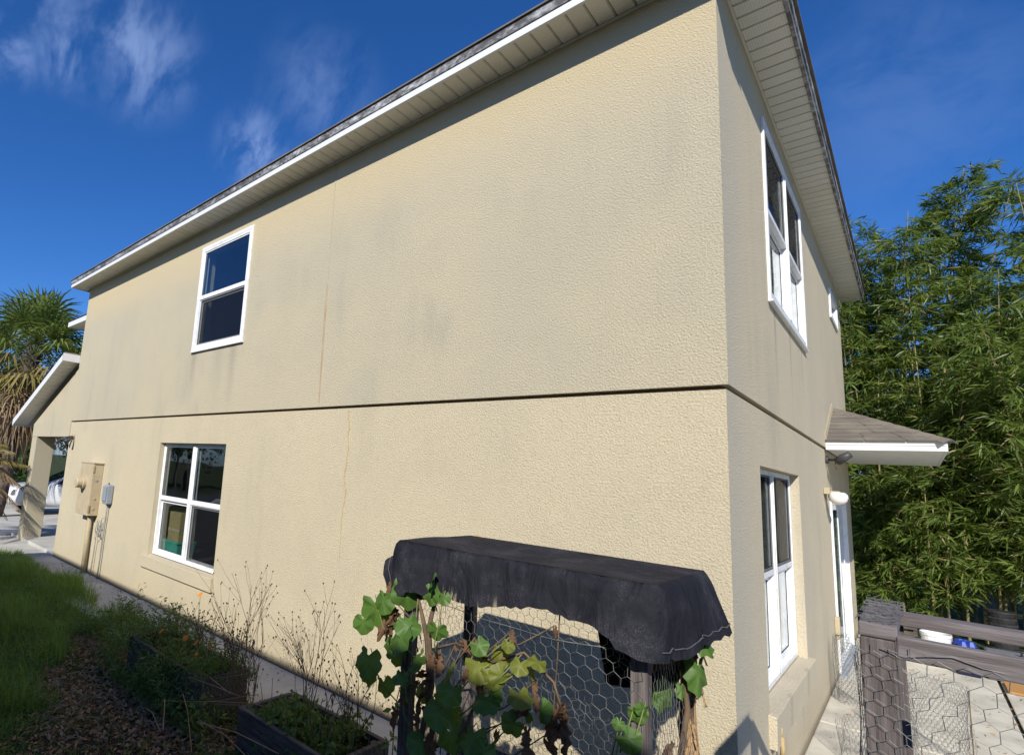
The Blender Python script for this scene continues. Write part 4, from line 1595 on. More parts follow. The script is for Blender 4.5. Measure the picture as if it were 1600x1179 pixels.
# ------------------------------------------------------------------ second timber frame on the right, bare, wrapped in wire
GX0, GX1, GY0, GY1, GZ = .625, 1.95, -1.50, -.90, 1.705
fr2 = empty('timber_frame', ((GX0 + GX1) / 2, (GY0 + GY1) / 2, 0), 'weathered dark timber frame wrapped in chicken wire by the patio', 'timber frame')
SL = 0.0


def zt(x):
    return GZ + (x - GX0) * SL


def tilted(x0, x1, y0, y1, d0, d1):
    m_ = MB()
    m_.hexa([(x0, y0, zt(x0) + d0), (x1, y0, zt(x1) + d0), (x1, y1, zt(x1) + d0), (x0, y1, zt(x0) + d0),
             (x0, y0, zt(x0) + d1), (x1, y0, zt(x1) + d1), (x1, y1, zt(x1) + d1), (x0, y1, zt(x0) + d1)])
    return m_


def post_box(x0, x1, y0, y1, z1, z0=-.05):
    m_ = MB()
    m_.box(x0, x1, y0, y1, z0, z1)
    return m_


post_box(GX0, GX0 + .078, GY0 + .002, GY0 + .04, GZ - .012).build('post', M['wood_v'], fr2, bevel=.004)
post_box(GX0 + .040, GX0 + .078, GY0 + .042, GY0 + .13, GZ - .10).build('post', M['wood_v'], fr2, bevel=.004)
post_box(GX0, GX0 + .088, GY1 - .04, GY1, GZ - .05).build('post', M['wood_v'], fr2, bevel=.004)
post_box(GX1 - .088, GX1, GY0 + .002, GY0 + .04, zt(GX1) - .012).build('post', M['wood_v'], fr2, bevel=.004)
post_box(GX1 - .088, GX1, GY1 - .04, GY1, zt(GX1) - .012).build('post', M['wood_v'], fr2, bevel=.004)
tilted(GX0 + .082, GX1, GY0 + .0, GY0 + .04, -.058, .006).build('rail', M['wood'], fr2, bevel=.004)
tilted(GX0 + .02, GX1, GY1 - .08, GY1 + .01, -.04, .0).build('rail', M['wood'], fr2, bevel=.004)
tilted(GX0 - .002, GX0 + .086, GY0 + .004, GY1 - .082, -.010, .030).build('rail', M['wood'], fr2, bevel=.004)
tilted(GX1 - .086, GX1, GY0 + .044, GY1 - .084, -.040, .0).build('rail', M['wood'], fr2, bevel=.004)
tilted(GX0 + .092, GX1 - .09, GY0 + .004, GY0 + .04, -1.40, -1.31).build('rail', M['wood'], fr2, bevel=.004)
tilted(GX0 + .092, GX1 - .09, GY1 - .04, GY1 - .004, -1.40, -1.31).build('rail', M['wood'], fr2, bevel=.004)
cw = MB()
rgw = random.Random(41)
hexwire(cw, lambda u, v: (GX0 + u + .09, GY0 - .010 + wav(u, v, .8), v + SL * u), 1.23, 1.66, cell=.052, rng=rgw)
hexwire(cw, lambda u, v: (GX0 - .008 + wav(u, v, .9), GY0 + u, v), .60, 1.64, cell=.046, rng=rgw)
# wire folded round the near post and over the top-left rail
hexwire(cw, lambda u, v: (GX0 - .01 + u, GY0 - .008 + wav(u, v, .7), v), .13, 1.68, cell=.040, rng=rgw)
hexwire(cw, lambda u, v: (GX0 - .006 + u, GY0 + v, GZ + .036 + .006 * math.sin(v * 40)), .10, .55, cell=.034, rng=rgw)
hexwire(cw, lambda u, v: (GX0 - .004 + u, GY0 + v, GZ + .040 + .006 * math.sin(v * 33 + 1)), .10, .55, cell=.041, rng=rgw)
cw.tube([(GX0 + .05 + k * .05, GY0 - .012 + wav(k * .05, 1.5, .8), zt(GX0 + .05 + k * .05) - .03 - .012 * math.sin(k * 1.7)) for k in range(27)], .0016, n=4)
o = cw.build('chicken_wire', M['wire'], fr2, fix=False)
o['kind'] = 'stuff'


def wire_roll(name, c, r, h, turns, label, seed):
    root = empty(name, c, label, 'wire roll')
    m_ = MB()
    rgl = random.Random(seed)

    def P(u, v):
        a = u / r
        rr = r * (1 - .05 * a / (2 * math.pi)) * (1 + .10 * math.sin(a * 1.7 + v * 5) + .05 * math.sin(a * 3 + v * 11))
        return (c[0] + rr * math.cos(a), c[1] + rr * math.sin(a), c[2] + v + .03 * math.sin(a))
    hexwire(m_, P, 2 * math.pi * r * turns, h, cell=.036, r=.0010, rng=rgl)
    o = m_.build('netting', M['wire'], root, fix=False)
    o['kind'] = 'stuff'
    st = MB()
    st.tube([(c[0] + r, c[1], c[2]), (c[0] + r * 1.02, c[1], c[2] + h)], .004, n=6)
    st.build('edge_rod', M['stem_dry'], root)
    return root


wire_roll('wire_roll', (.80, 3.15, .0), .19, .62, 1.6, 'loose upright roll of chicken wire standing on the sunny patio slab', 51)
wire_roll('wire_roll', (.15, 4.25, .0), .11, .66, 2.0, 'narrow roll of chicken wire leaning at the foot of the rear wall', 52)
wire_roll('wire_roll', (.35, 2.55, .0), .16, .30, 1.5, 'low tangle of chicken wire on the patio nearest the house corner', 53)

# ------------------------------------------------------------------ clutter on the patio
bk = empty('bucket', (.86, 7.2, 0), 'white plastic bucket on the patio behind the timber frame', 'bucket')
q = MB()
q.lathe((.86, 7.2, .0), [(.125, 0), (.15, .38), (.158, .385), (.158, .42), (.150, .42), (.145, .36), (.12, .01)], n=24)
q.build('pail', M['white_pl'], bk, smooth=False)
q = MB()
q.tube([(.86 + .158 * math.cos(a), 7.2 - .02 - .05 * math.sin(a), .38 - .10 * math.sin(a)) for a in [math.pi * k / 12 for k in range(13)]], .004, n=5)
q.build('handle', M['wire'], bk)
bt = empty('blue_tote', (1.13, 7.1, 0), 'navy tote heaped with bright blue plastic beside the white bucket', 'tote')
q = MB()
q.hexa([(1.03, 6.92, .0), (1.24, 6.92, .0), (1.24, 7.3, .0), (1.03, 7.3, .0), (1.01, 6.90, .33), (1.26, 6.90, .33), (1.26, 7.32, .33), (1.01, 7.32, .33)])
q.build('tub', M['navy'], bt, bevel=.012)
q = MB()
rg = random.Random(3)
for _ in range(9):
    c = Vector((rg.uniform(1.06, 1.2), rg.uniform(6.96, 7.22), .33))
    q.lathe(c, [(.05, -.02), (.055, .01), (.03, .05 + rg.uniform(0, .03)), (.008, .07)], n=7)
q.build('plastic_bundle', M['blue_pl'], bt)
tcs = empty('tool_case', (1.5, 7.2, 0), 'grey plastic tool case with a pale label beside the navy tote', 'tool case')
q = MB()
q.box(1.29, 1.95, 6.98, 7.30, .0, .34)
q.build('case', M['grey_pl'], tcs, bevel=.03)
q = MB()
q.box(1.30, 1.94, 6.97, 7.31, .18, .20)
q.build('seam', M['dark'], tcs)
q = MB()
q.box(1.44, 1.56, 6.972, 6.98, .24, .29)
q.build('paper_label', M['white_pl'], tcs)
q = MB()
q.tube([(1.6, 7.0, .33), (1.6, 6.97, .40), (1.78, 6.97, .40), (1.78, 7.0, .33)], .014, n=8)
q.build('handle', M['dark'], tcs)
ps = empty('pot_stack', (1.56, 8.9, 0), 'stack of black plastic plant pots at the patio edge below the bamboo', 'plant pots')
for k in range(7):
    q = MB()
    q.lathe((1.57 + .006 * math.sin(k * 2), 8.75, .02 + k * .085), [(.12, 0), (.15, .10), (.16, .10), (.16, .125), (.15, .125)], n=18)
    q.build('pot', M['dark'], ps)
oc = empty('orange_crate', (2.0, 9.05, 0), 'orange plastic tub beside the stack of black pots', 'tub')
q = MB()
q.lathe((2.0, 9.05, 0), [(.13, 0), (.15, .66), (.165, .66), (.165, .70), (.14, .70)], n=16)
q.build('tub', M['orange_pl'], oc)
q = MB()
q.lathe((2.0, 9.05, .70), [(.17, 0), (.17, .02), (.12, .04)], n=16)
q.build('lid', M['navy'], oc)
ply = MB()
ply.box(1.42, 2.3, 6.38, 6.92, .006, .030)
tag(ply.build('plywood_sheet', M['ply'], bevel=.003), 'orange-brown plywood sheet lying flat on the patio', 'plywood')
bcrate = empty('dark_crate', (.45, 7.9, 0), 'dark slatted crate on the patio behind the frame beside the bucket', 'crate')
for k in range(4):
    q = MB()
    q.box(.28, .66, 7.55, 7.57, .02 + k * .11, .10 + k * .11)
    q.build('slat', M['planter'], bcrate)
    q = MB()
    q.box(.66, .68, 7.55, 7.9, .02 + k * .11, .10 + k * .11)
    q.build('slat', M['planter'], bcrate)
for x in (.28, .64):
    q = MB()
    q.box(x, x + .02, 7.571, 7.60, .0, .46)
    q.build('batten', M['planter'], bcrate)

# ------------------------------------------------------------------ raised planter boxes


def planter(x0, x1, y0, y1, z1, label, seed):
    root = empty('raised_planter', ((x0 + x1) / 2, (y0 + y1) / 2, 0), label, 'planter box')
    rgp = random.Random(seed)
    h = (z1 + .03) / 2
    for k in range(2):
        a, b = -.03 + k * h + .003, -.03 + (k + 1) * h - .003
        for (bx_) in ((x0, x1, y0, y0 + .038), (x0, x1, y1 - .038, y1), (x0 + .001, x0 + .039, y0 + .04, y1 - .04), (x1 - .039, x1 - .001, y0 + .04, y1 - .04)):
            m_ = MB()
            j = rgp.uniform(-.004, .004)
            m_.box(bx_[0] + j, bx_[1] + j, bx_[2] + j, bx_[3] + j, a, b + rgp.uniform(-.003, .002))
            m_.build('plank', M['planter'], root, bevel=.004)
    for (x, y) in ((x0 + .04, y0 + .04), (x1 - .09, y0 + .04), (x0 + .04, y1 - .09), (x1 - .09, y1 - .09)):
        m_ = MB()
        m_.box(x, x + .05, y, y + .05, -.03, z1 - .02)
        m_.build('corner_stake', M['planter'], root)
    m_ = MB()
    nx, ny = 14, 7
    for i in range(nx + 1):
        for j in range(ny + 1):
            m_.v.append((x0 + .04 + (x1 - x0 - .08) * i / nx, y0 + .04 + (y1 - y0 - .08) * j / ny, z1 - .09 + rgp.uniform(-.02, .03)))
    for i in range(nx):
        for j in range(ny):
            a = i * (ny + 1) + j
            m_.f.append((a, a + ny + 1, a + ny + 2, a + 1))
    m_.build('soil', M['soil'], root, fix=False)
    return root


planter(-4.87, -3.44, -1.31, -.87, .35, 'grey timber raised bed with orange flowers, farther from the trellis', 61)
planter(-2.84, -1.82, -1.35, -.85, .35, 'grey timber raised bed of weeds next to the trellis', 62)

# ------------------------------------------------------------------ plants in the beds


def dry_plant(base, height, spread, nst, seed, label, lean=(0, 0)):
    root = empty('dry_flower_stalks', base, label, 'dry plant', 'dried flower plants along the path')
    rgp = random.Random(seed)
    st, hd = MB(), MB()
    heads = []

    def grow(p, d, ln, r, depth):
        pts = [Vector(p)]
        d = Vector(d).normalized()
        n = 5
        for k in range(n):
            d = (d + Vector((rgp.gauss(0, .07), rgp.gauss(0, .07), rgp.gauss(.02, .04)))).normalized()
            pts.append(pts[-1] + d * ln / n)
        st.tube(pts, [r * (1 - .4 * k / n) for k in range(n + 1)], n=4, cap=False)
        if depth == 0:
            heads.append(pts[-1])
            return
        for k in range(rgp.choice((2, 3, 3))):
            i = rgp.choice((2, 3, 4, 5))
            a = rgp.uniform(0, 6.283)
            nd = (d + Vector((math.cos(a), math.sin(a), .15)) * rgp.uniform(.3, .65)).normalized()
            grow(pts[i], nd, ln * rgp.uniform(.45, .75), r * .62, depth - 1)
    for k in range(nst):
        a = rgp.uniform(0, 6.283)
        b = Vector(base) + Vector((rgp.uniform(-.08, .08), rgp.uniform(-.06, .06), 0))
        grow(b, (math.cos(a) * spread + lean[0], math.sin(a) * spread * .7 + lean[1], 1), height * rgp.uniform(.38, .56), .0036, 2)
    for h in heads:
        hd.lathe(h, [(.001, -.006), (.005, -.002), (.0065, .004), (.002, .010)], n=6)
        if rgp.random() < .35:
            hd.tube([h, h + Vector((rgp.uniform(-.01, .01), rgp.uniform(-.01, .01), .012))], .0012, n=3)
    st.build('stem', M['stem_dry'], root, fix=False)
    hd.build('seed_heads', M['stem_dry'], root, fix=False)['kind'] = 'stuff'
    # withered leaves low on the stems
    lv = MB()
    for _ in range(int(26 * height)):
        v = rgp.choice(st.v)
        if v[2] < base[2] + height * .6:
            p = Vector(v)
            d = Vector((rgp.gauss(0, 1), rgp.gauss(0, 1), -1.2)).normalized() * rgp.uniform(.02, .06)
            s = d.orthogonal().normalized() * .005
            lv.face([p, p + d * .5 + s, p + d, p + d * .5 - s])
    lv.build('withered_leaves', M['dry'], root, fix=False)['kind'] = 'stuff'
    return root


dry_plant((-3.30, -1.02, .05), 1.22, .18, 8, 101, 'tallest clump of dry brown flower stalks against the wall')
dry_plant((-3.05, -1.10, .05), 1.0, .30, 4, 102, 'dry stalks leaning right beside the tallest clump')
dry_plant((-2.52, -.98, .28), .98, .22, 5, 103, 'dry stalks rising from the left end of the weedy bed')
dry_plant((-2.05, -1.0, .28), .66, .30, 5, 104, 'bushy dry stalks at the right end of the weedy bed', lean=(.1, 0))
dry_plant((-2.15, -1.18, .28), .58, .35, 3, 105, 'short dry stalks in the middle of the weedy bed')
dry_plant((-4.05, -.95, .28), .60, .4, 6, 106, 'low dry stalks behind the orange flowers')
dry_plant((-3.60, -1.0, .28), .55, .4, 5, 107, 'short dry stalks at the right end of the flower bed')
dry_plant((-4.65, -1.0, .28), .38, .5, 4, 108, 'lowest dry stalks at the left end of the flower bed')


def leafy_mass(name, box, n, ln, wd, m, seed, parent=None, up=.8):
    rng = np.random.default_rng(seed)
    p = np.stack([rng.uniform(box[0], box[1], n), rng.uniform(box[2], box[3], n),
                  box[4] + (box[5] - box[4]) * rng.beta(1.3, 2.2, n)], axis=1)
    # uneven outline
    hump = .55 + .45 * np.sin(p[:, 0] * 7.3 + seed) * np.sin(p[:, 0] * 3.1 + 1.3 * p[:, 1] * 4)
    p[:, 2] = box[4] + (p[:, 2] - box[4]) * hump
    d = rng.normal(size=(n, 3))
    d[:, 2] += up
    V, F = leaf_quads(p, d, rng.uniform(*ln, n), rng.uniform(*wd, n), rng, droop=.2)
    return arrays_mesh(name, V, F, m, parent)


fl = empty('orange_cosmos', (-4.2, -1.1, .26), 'bushy green plant with orange flowers in the farther raised bed', 'flowers')
leafy_mass('foliage', (-4.95, -3.40, -1.36, -.80, .24, .74), 5600, (.03, .085), (.006, .016), M['weed'], 71, fl)
leafy_mass('foliage', (-4.7, -3.5, -1.55, -1.25, .05, .52), 700, (.03, .09), (.006, .015), M['weed'], 72, fl)
pst = MB()
for k, (x, y, z) in enumerate([(-4.707, -1.14, .36), (-4.45, -1.2, .30), (-4.136, -1.12, .47), (-3.968, -1.1, .47), (-3.72, -1.1, .50), (-4.152, -1.0, .84), (-4.02, -1.2, .42), (-3.86, -1.15, .40), (-4.55, -1.15, .44)]):
    rgp = random.Random(200 + k)
    m_ = MB()
    tilt = Vector((rgp.uniform(-.4, .5), -.7, rgp.uniform(.2, .9))).normalized()
    e1 = tilt.orthogonal().normalized()
    e2 = tilt.cross(e1)
    c = Vector((x, y, z))
    for j in range(8):
        a = j * math.pi / 4
        d = e1 * math.cos(a) + e2 * math.sin(a)
        s = e1 * -math.sin(a) + e2 * math.cos(a)
        m_.face([c, c + d * .016 + s * .010 + tilt * .003, c + d * .030 + s * .006, c + d * .030 - s * .006, c + d * .016 - s * .010 + tilt * .003])
    m_.build('flower', M['orange'], fl, fix=False)
    pst.tube([c, c - Vector((rgp.uniform(-.03, .03), rgp.uniform(-.03, .03), .12)), (x + rgp.uniform(-.05, .05), y, .22)], .002, n=4)
pst.build('stem', M['stem_green'], fl, fix=False)
wd = empty('bed_weeds', (-2.3, -1.1, .26), 'low green weeds filling the raised bed next to the trellis', 'weeds')
leafy_mass('foliage', (-2.82, -1.95, -1.33, -.88, .22, .52), 2600, (.03, .075), (.015, .035), M['weed'], 73, wd)
q = MB()
rg = random.Random(5)
for _ in range(26):
    x, y = rg.uniform(-2.8, -1.9), rg.uniform(-1.3, -.9)
    q.tube([(x, y, .24), (x + rg.uniform(-.08, .08), y + rg.uniform(-.08, .08), rg.uniform(.38, .6))], .002, n=4)
q.build('stem', M['stem_green'], wd, fix=False)
sap = empty('small_seedling', (-1.72, -.86, 0), 'thin seedling with small green leaves beside the trellis foot', 'seedling')
q = MB()
q.tube([(-1.70, -.9, 0), (-1.72, -.92, .3), (-1.69, -.95, .62), (-1.66, -.95, .75)], .0035, n=5)
q.build('stem', M['stem_dry'], sap, fix=False)
q = MB()
q.tube([(-1.72, -.92, .42), (-1.58, -.95, .46), (-1.45, -1.0, .46)], .003, n=5)
q.build('stem', M['stem_dry'], sap, fix=False)
rng = np.random.default_rng(5)
pp = np.array([(-1.71, -.93, .40)] * 8 + [(-1.6, -.95, .46)] * 6 + [(-1.68, -.95, .62)] * 5, float) + rng.normal(0, .02, (19, 3))
V, F = leaf_quads(pp, rng.normal(size=(19, 3)) + np.array([0, 0, .3]), rng.uniform(.04, .08, 19), rng.uniform(.02, .035, 19), rng)
arrays_mesh('foliage', V, F, M['weed'], sap)
# fallen dry stems across the bed
fs = MB()
rg = random.Random(17)
for _ in range(16):
    x, y = rg.uniform(-4.3, -2.9), rg.uniform(-1.7, -1.25)
    a = rg.uniform(-.5, .9)
    l_ = rg.uniform(.3, .8)
    z = rg.uniform(.08, .38)
    fs.tube([(x, y, z), (x + l_ * .5 * math.cos(a), y + l_ * .5 * math.sin(a), z + .03), (x + l_ * math.cos(a), y + l_ * math.sin(a), z + rg.uniform(-.05, .12))], .003, n=4)
tag(fs.build('fallen_stalks', M['litter'], fix=False), 'pale fallen stalks lying between the two raised beds', 'dry stalks', kind='stuff')

# ------------------------------------------------------------------ grass, ground cover, leaf litter (uncountable)


def gz(x, y):
    return -.03 + np.where(y < -1.3, .03 * (-(y + 1.3)) / 2 + .012, 0)


rng = np.random.default_rng(11)


def blades(n, xr, yr, hr, mask, m, name, label, lean=.5):
    x = rng.uniform(*xr, n)
    y = rng.uniform(*yr, n)
    k = mask(x, y, rng.uniform(0, 1, n))
    x, y = x[k], y[k]
    n = len(x)
    h = rng.uniform(*hr, n) * (.6 + .6 * rng.beta(2, 3, n))
    # long shaggy tufts here and there
    h *= .65 + .8 * np.clip(np.sin(x * 2.1 + 1.1) * np.sin(y * 3.7 + x) + .35, 0, 1)
    a = rng.uniform(0, 2 * np.pi, n)
    ln = np.abs(rng.normal(0, lean, n))
    d = np.stack([np.cos(a) * ln, np.sin(a) * ln, np.ones(n)], axis=1)
    d = unit(d)
    p = np.stack([x, y, gz(x, y)], axis=1)
    s = np.stack([-np.sin(a), np.cos(a), np.zeros(n)], axis=1) * (.0022 + .0022 * rng.random(n))[:, None]
    hh = h[:, None]
    mid = p + d * hh * .55
    tip = p + d * hh + np.stack([np.cos(a), np.sin(a), -np.ones(n) * .6], axis=1) * hh * (.12 + .35 * ln[:, None])
    V = np.stack([p - s, p + s, mid + s * .8, mid - s * .8, tip + s * .1, tip - s * .1], axis=1).reshape(-1, 3)
    i = np.arange(n) * 6
    F = np.concatenate([np.stack([i, i + 1, i + 2, i + 3], 1), np.stack([i + 3, i + 2, i + 4, i + 5], 1)])
    o = arrays_mesh(name, V, F, m)
    return tag(o, label, 'grass', kind='stuff')


def litter_zone(x, y):
    """dry leaf patch around the beds; 1 inside"""
    wob = .16 * np.sin(x * 3.1 + 1.0) * np.sin(y * 4.3) + .10 * np.sin(x * 7.7 + y * 5.1)
    f = np.clip((y + 1.72 + .34 * (x + 6.2) + wob) / .30, 0, 1) * np.clip((x + 6.5 + wob) / .5, 0, 1) * np.clip((-1.1 - x) / .5, 0, 1)
    return f


blades(52000, (-12.5, -4.4), (-2.7, -.36), (.10, .30), lambda x, y, r: (r > .15 + .85 * litter_zone(x, y)) & (y < -.50 + .10 * np.sin(x * 1.9) + .06 * np.sin(x * 5.3) - .25 * np.clip(x + 6.2, 0, 2)), M['grass'], 'grass', 'shaggy green grass between the path and the leaf litter')
blades(30000, (-7.5, -2.6), (-3.2, -1.7), (.05, .12), lambda x, y, r: r > .25 + .6 * litter_zone(x, y), M['grass'], 'short_grass', 'short dark grass in the lower left corner', lean=.7)
def weeds(n, xr, yr, zr, ln, wd_, seed, name, label):
    rngq = np.random.default_rng(seed)
    x = rngq.uniform(*xr, n)
    y = rngq.uniform(*yr, n)
    k = (np.sin(x * 4.1 + seed) * np.sin(y * 6.3 + x * 2) + rngq.uniform(-.6, .9, n)) > 0
    x, y = x[k], y[k]
    m = len(x)
    hgt = zr[1] * (.35 + .65 * np.clip(np.sin(x * 5.7 + seed) * np.sin(y * 7.9) + .4, 0, 1))
    p = np.stack([x, y, gz(x, y) + hgt * rngq.beta(1.5, 1.6, m)], axis=1)
    d = rngq.normal(size=(m, 3))
    d[:, 2] += .5
    V, F = leaf_quads(p, d, rngq.uniform(*ln, m), rngq.uniform(*wd_, m), rngq, droop=.25)
    return tag(arrays_mesh(name, V, F, M['weed']), label, 'weeds', kind='stuff')


weeds(3600, (-5.2, -3.3), (-1.50, -1.28), (0, .42), (.03, .09), (.008, .022), 81, 'tangled_weeds', 'tangled weeds growing up the front of the flower bed')
weeds(5200, (-6.4, -4.75), (-1.28, -.55), (0, .55), (.04, .13), (.006, .018), 82, 'tangled_weeds', 'tall weeds spilling over the path left of the flower bed')
weeds(3000, (-3.45, -2.7), (-1.5, -.8), (0, .34), (.03, .08), (.010, .025), 83, 'tangled_weeds', 'weeds filling the gap between the two raised beds')
weeds(1600, (-2.9, -1.7), (-1.65, -1.36), (0, .25), (.03, .08), (.010, .025), 84, 'tangled_weeds', 'low weeds at the front of the bed next to the trellis')
n = 60000
x = rng.uniform(-9, -2.6, n)
y = rng.uniform(-3.3, -.95, n)
k = rng.uniform(0, 1, n) > .25 + .72 * litter_zone(x, y)
k &= ~((x > -4.9) & (x < -3.4) & (y > -1.33))
k &= ~((x > -2.9) & (x < -1.8) & (y > -1.37))
x, y = x[k], y[k]
n = len(x)
p = np.stack([x, y, gz(x, y) + rng.uniform(.01, .09, n)], axis=1)
d = rng.normal(size=(n, 3))
d[:, 2] = np.abs(d[:, 2]) * .5
V, F = leaf_quads(p, d, rng.uniform(.012, .03, n), rng.uniform(.010, .02, n), rng, fold=.15)
tag(arrays_mesh('ground_cover', V, F, M['clover']), 'low leafy green ground cover around the leaf litter', 'ground cover', kind='stuff')
n = 20000
x = rng.uniform(-6.6, -1.6, n)
y = rng.uniform(-3.0, -.92, n)
k = rng.uniform(0, 1, n) < litter_zone(x, y) + .08
k &= ~((x > -4.9) & (x < -3.4) & (y > -1.33))
k &= ~((x > -2.9) & (x < -1.8) & (y > -1.37))
x, y = x[k], y[k]
n = len(x)
p = np.stack([x, y, gz(x, y) + rng.uniform(.004, .045, n)], axis=1)
d = rng.normal(size=(n, 3))
d[:, 2] *= .35
V, F = leaf_quads(p, d, rng.uniform(.03, .08, n), rng.uniform(.012, .028, n), rng, fold=.35, droop=.1)
tag(arrays_mesh('leaf_litter', V, F, M['litter']), 'brown dry leaf litter between the raised beds and the lawn', 'leaf litter', kind='stuff')
n = 350
x = rng.uniform(-11, 1, n)
y = -.05 - np.abs(rng.normal(0, .25, n))
p = np.stack([x, np.maximum(y, -.88), .006 + rng.uniform(0, .01, n)], axis=1)
d = rng.normal(size=(n, 3))
d[:, 2] *= .2
V, F = leaf_quads(p, d, rng.uniform(.015, .05, n), rng.uniform(.006, .018, n), rng, fold=.3)
tag(arrays_mesh('path_debris', V, F, M['litter']), 'scattered dry leaf bits on the concrete path', 'leaf bits', kind='stuff')
n = 500
x = rng.uniform(0.02, 1.9, n)
y = rng.uniform(.3, 8.5, n)
p = np.stack([x, y, .008 + rng.uniform(0, .01, n)], axis=1)
d = rng.normal(size=(n, 3))
d[:, 2] *= .2
V, F = leaf_quads(p, d, rng.uniform(.02, .07, n), rng.uniform(.006, .014, n), rng, fold=.3)
tag(arrays_mesh('patio_debris', V, F, M['litter']), 'scattered dry bamboo leaves on the patio', 'leaf bits', kind='stuff')

# ------------------------------------------------------------------ bamboo behind the house


def bamboo(base, culms, hrange, seed, label, spread=.45, lean=(0, 0), leafn=11, low=.10, tight=1.0):
    root = empty('bamboo_clump', base, label, 'bamboo', 'bamboo clumps behind the house')
    rgp = random.Random(seed)
    rngb = np.random.default_rng(seed)
    P_, D_, Ln, Wd = [], [], [], []
    for c in range(culms):
        bxx = base[0] + rgp.gauss(0, spread)
        byy = base[1] + rgp.gauss(0, spread)
        h = rgp.uniform(*hrange)
        a = rgp.uniform(0, 6.283)
        ln = rgp.uniform(.02, .10)
        dx, dy = math.cos(a) * ln + lean[0], math.sin(a) * ln + lean[1]
        pts = []
        for k in range(15):
            t = k / 14
            pts.append(Vector((bxx + dx * h * t ** 1.8, byy + dy * h * t ** 1.8, h * (t - .10 * (abs(dx) + abs(dy)) * t ** 3))))
        m_ = MB()
        m_.tube(pts, [.020 * (1 - .85 * (k / 14)) + .002 for k in range(15)], n=6, cap=False)
        for k in range(1, 14):
            if k % 1 == 0:
                m_.lathe(pts[k], [(.021 * (1 - .8 * k / 14), -.008), (.024 * (1 - .8 * k / 14), 0), (.021 * (1 - .8 * k / 14), .008)], n=6)
        m_.build('culm', M['culm'], root, fix=False, smooth=True)
        t = low + rgp.uniform(0, .08)
        while t < 1.0:
            i = min(13, int(t * 14))
            f = t * 14 - i
            p = pts[i].lerp(pts[i + 1], f)
            for b in range(rgp.choice((2, 3, 3))):
                aa = rgp.uniform(0, 6.283)
                bl = rgp.uniform(.3, .95) * (1.05 - .55 * t) * (1 if t > .3 else .75) * tight
                bd = Vector((math.cos(aa), math.sin(aa), rgp.uniform(.1, .75))).normalized()
                q1 = p + bd * bl * .6
                q2 = p + bd * bl + Vector((0, 0, -bl * rgp.uniform(.05, .35)))
                for tw in range(5):                      # leafy twigs fan from the branch end
                    s = p.lerp(q1, .5 + .5 * rgp.random()) if tw == 0 else q1.lerp(q2, rgp.random())
                    td = (bd + Vector((rgp.gauss(0, .6), rgp.gauss(0, .6), rgp.gauss(-.15, .35)))).normalized()
                    for lf in range(leafn // 2 + rgp.randint(0, leafn // 2)):
                        pos = s + td * (.18 * rgp.random())
                        ld = td * .9 + Vector((rgp.gauss(0, .55), rgp.gauss(0, .55), rgp.gauss(-.25, .4)))
                        P_.append(pos)
                        D_.append(ld)
                        Ln.append(rgp.uniform(.12, .25))
                        Wd.append(rgp.uniform(.018, .030))
            t += rgp.uniform(.022, .045)
    V, F = leaf_quads(np.array(P_), np.array(D_), Ln, Wd, rngb, fold=.18, droop=.18)
    arrays_mesh('foliage', V, F, M['bamboo'], root)
    return root


bamboo((.05, 10.1, 0), 6, (6.6, 7.9), 301, 'bamboo rising right behind the house corner under the eave', spread=.30)
bamboo((.62, 10.4, 0), 7, (6.6, 8.0), 302, 'bamboo clump with bare culms showing, left of the tall plume', spread=.30)
bamboo((.95, 10.9, 0), 5, (8.2, 9.1), 303, 'tallest bamboo clump, its plume reaching high into the sky', spread=.12, lean=(.045, 0), leafn=14, tight=.8)
bamboo((1.75, 10.2, 0), 7, (5.0, 6.3), 304, 'lower bright bamboo between the tall plume and the picture edge', spread=.38)
bamboo((2.95, 10.3, 0), 6, (6.8, 8.0), 305, 'dark bamboo plume at the right picture edge', spread=.24, lean=(-.03, 0), leafn=14)
bamboo((1.6, 9.6, 0), 5, (3.6, 4.8), 306, 'short leafy bamboo leaning forward beside the awning tip', spread=.30, lean=(.02, -.10), low=.2)
bamboo((2.5, 9.4, 0), 5, (3.5, 5.0), 307, 'arching low bamboo at the right edge above the pots', spread=.35, lean=(-.06, -.12), low=.15)
bamboo((.45, 9.6, 0), 4, (2.2, 3.2), 308, 'low bamboo shoots at the patio edge behind the door', spread=.35, low=.08)
bamboo((.6, 12.3, 0), 7, (5.6, 6.9), 309, 'back row bamboo seen between the front culms behind the awning', spread=.6)
bamboo((2.2, 12.4, 0), 7, (5.4, 6.6), 310, 'back row bamboo seen through gaps below the tall plume', spread=.6)
bamboo((4.2, 11.5, 0), 6, (6.0, 7.4), 311, 'bamboo just beyond the right picture edge', spread=.5)

# ------------------------------------------------------------------ palms and trees at the front


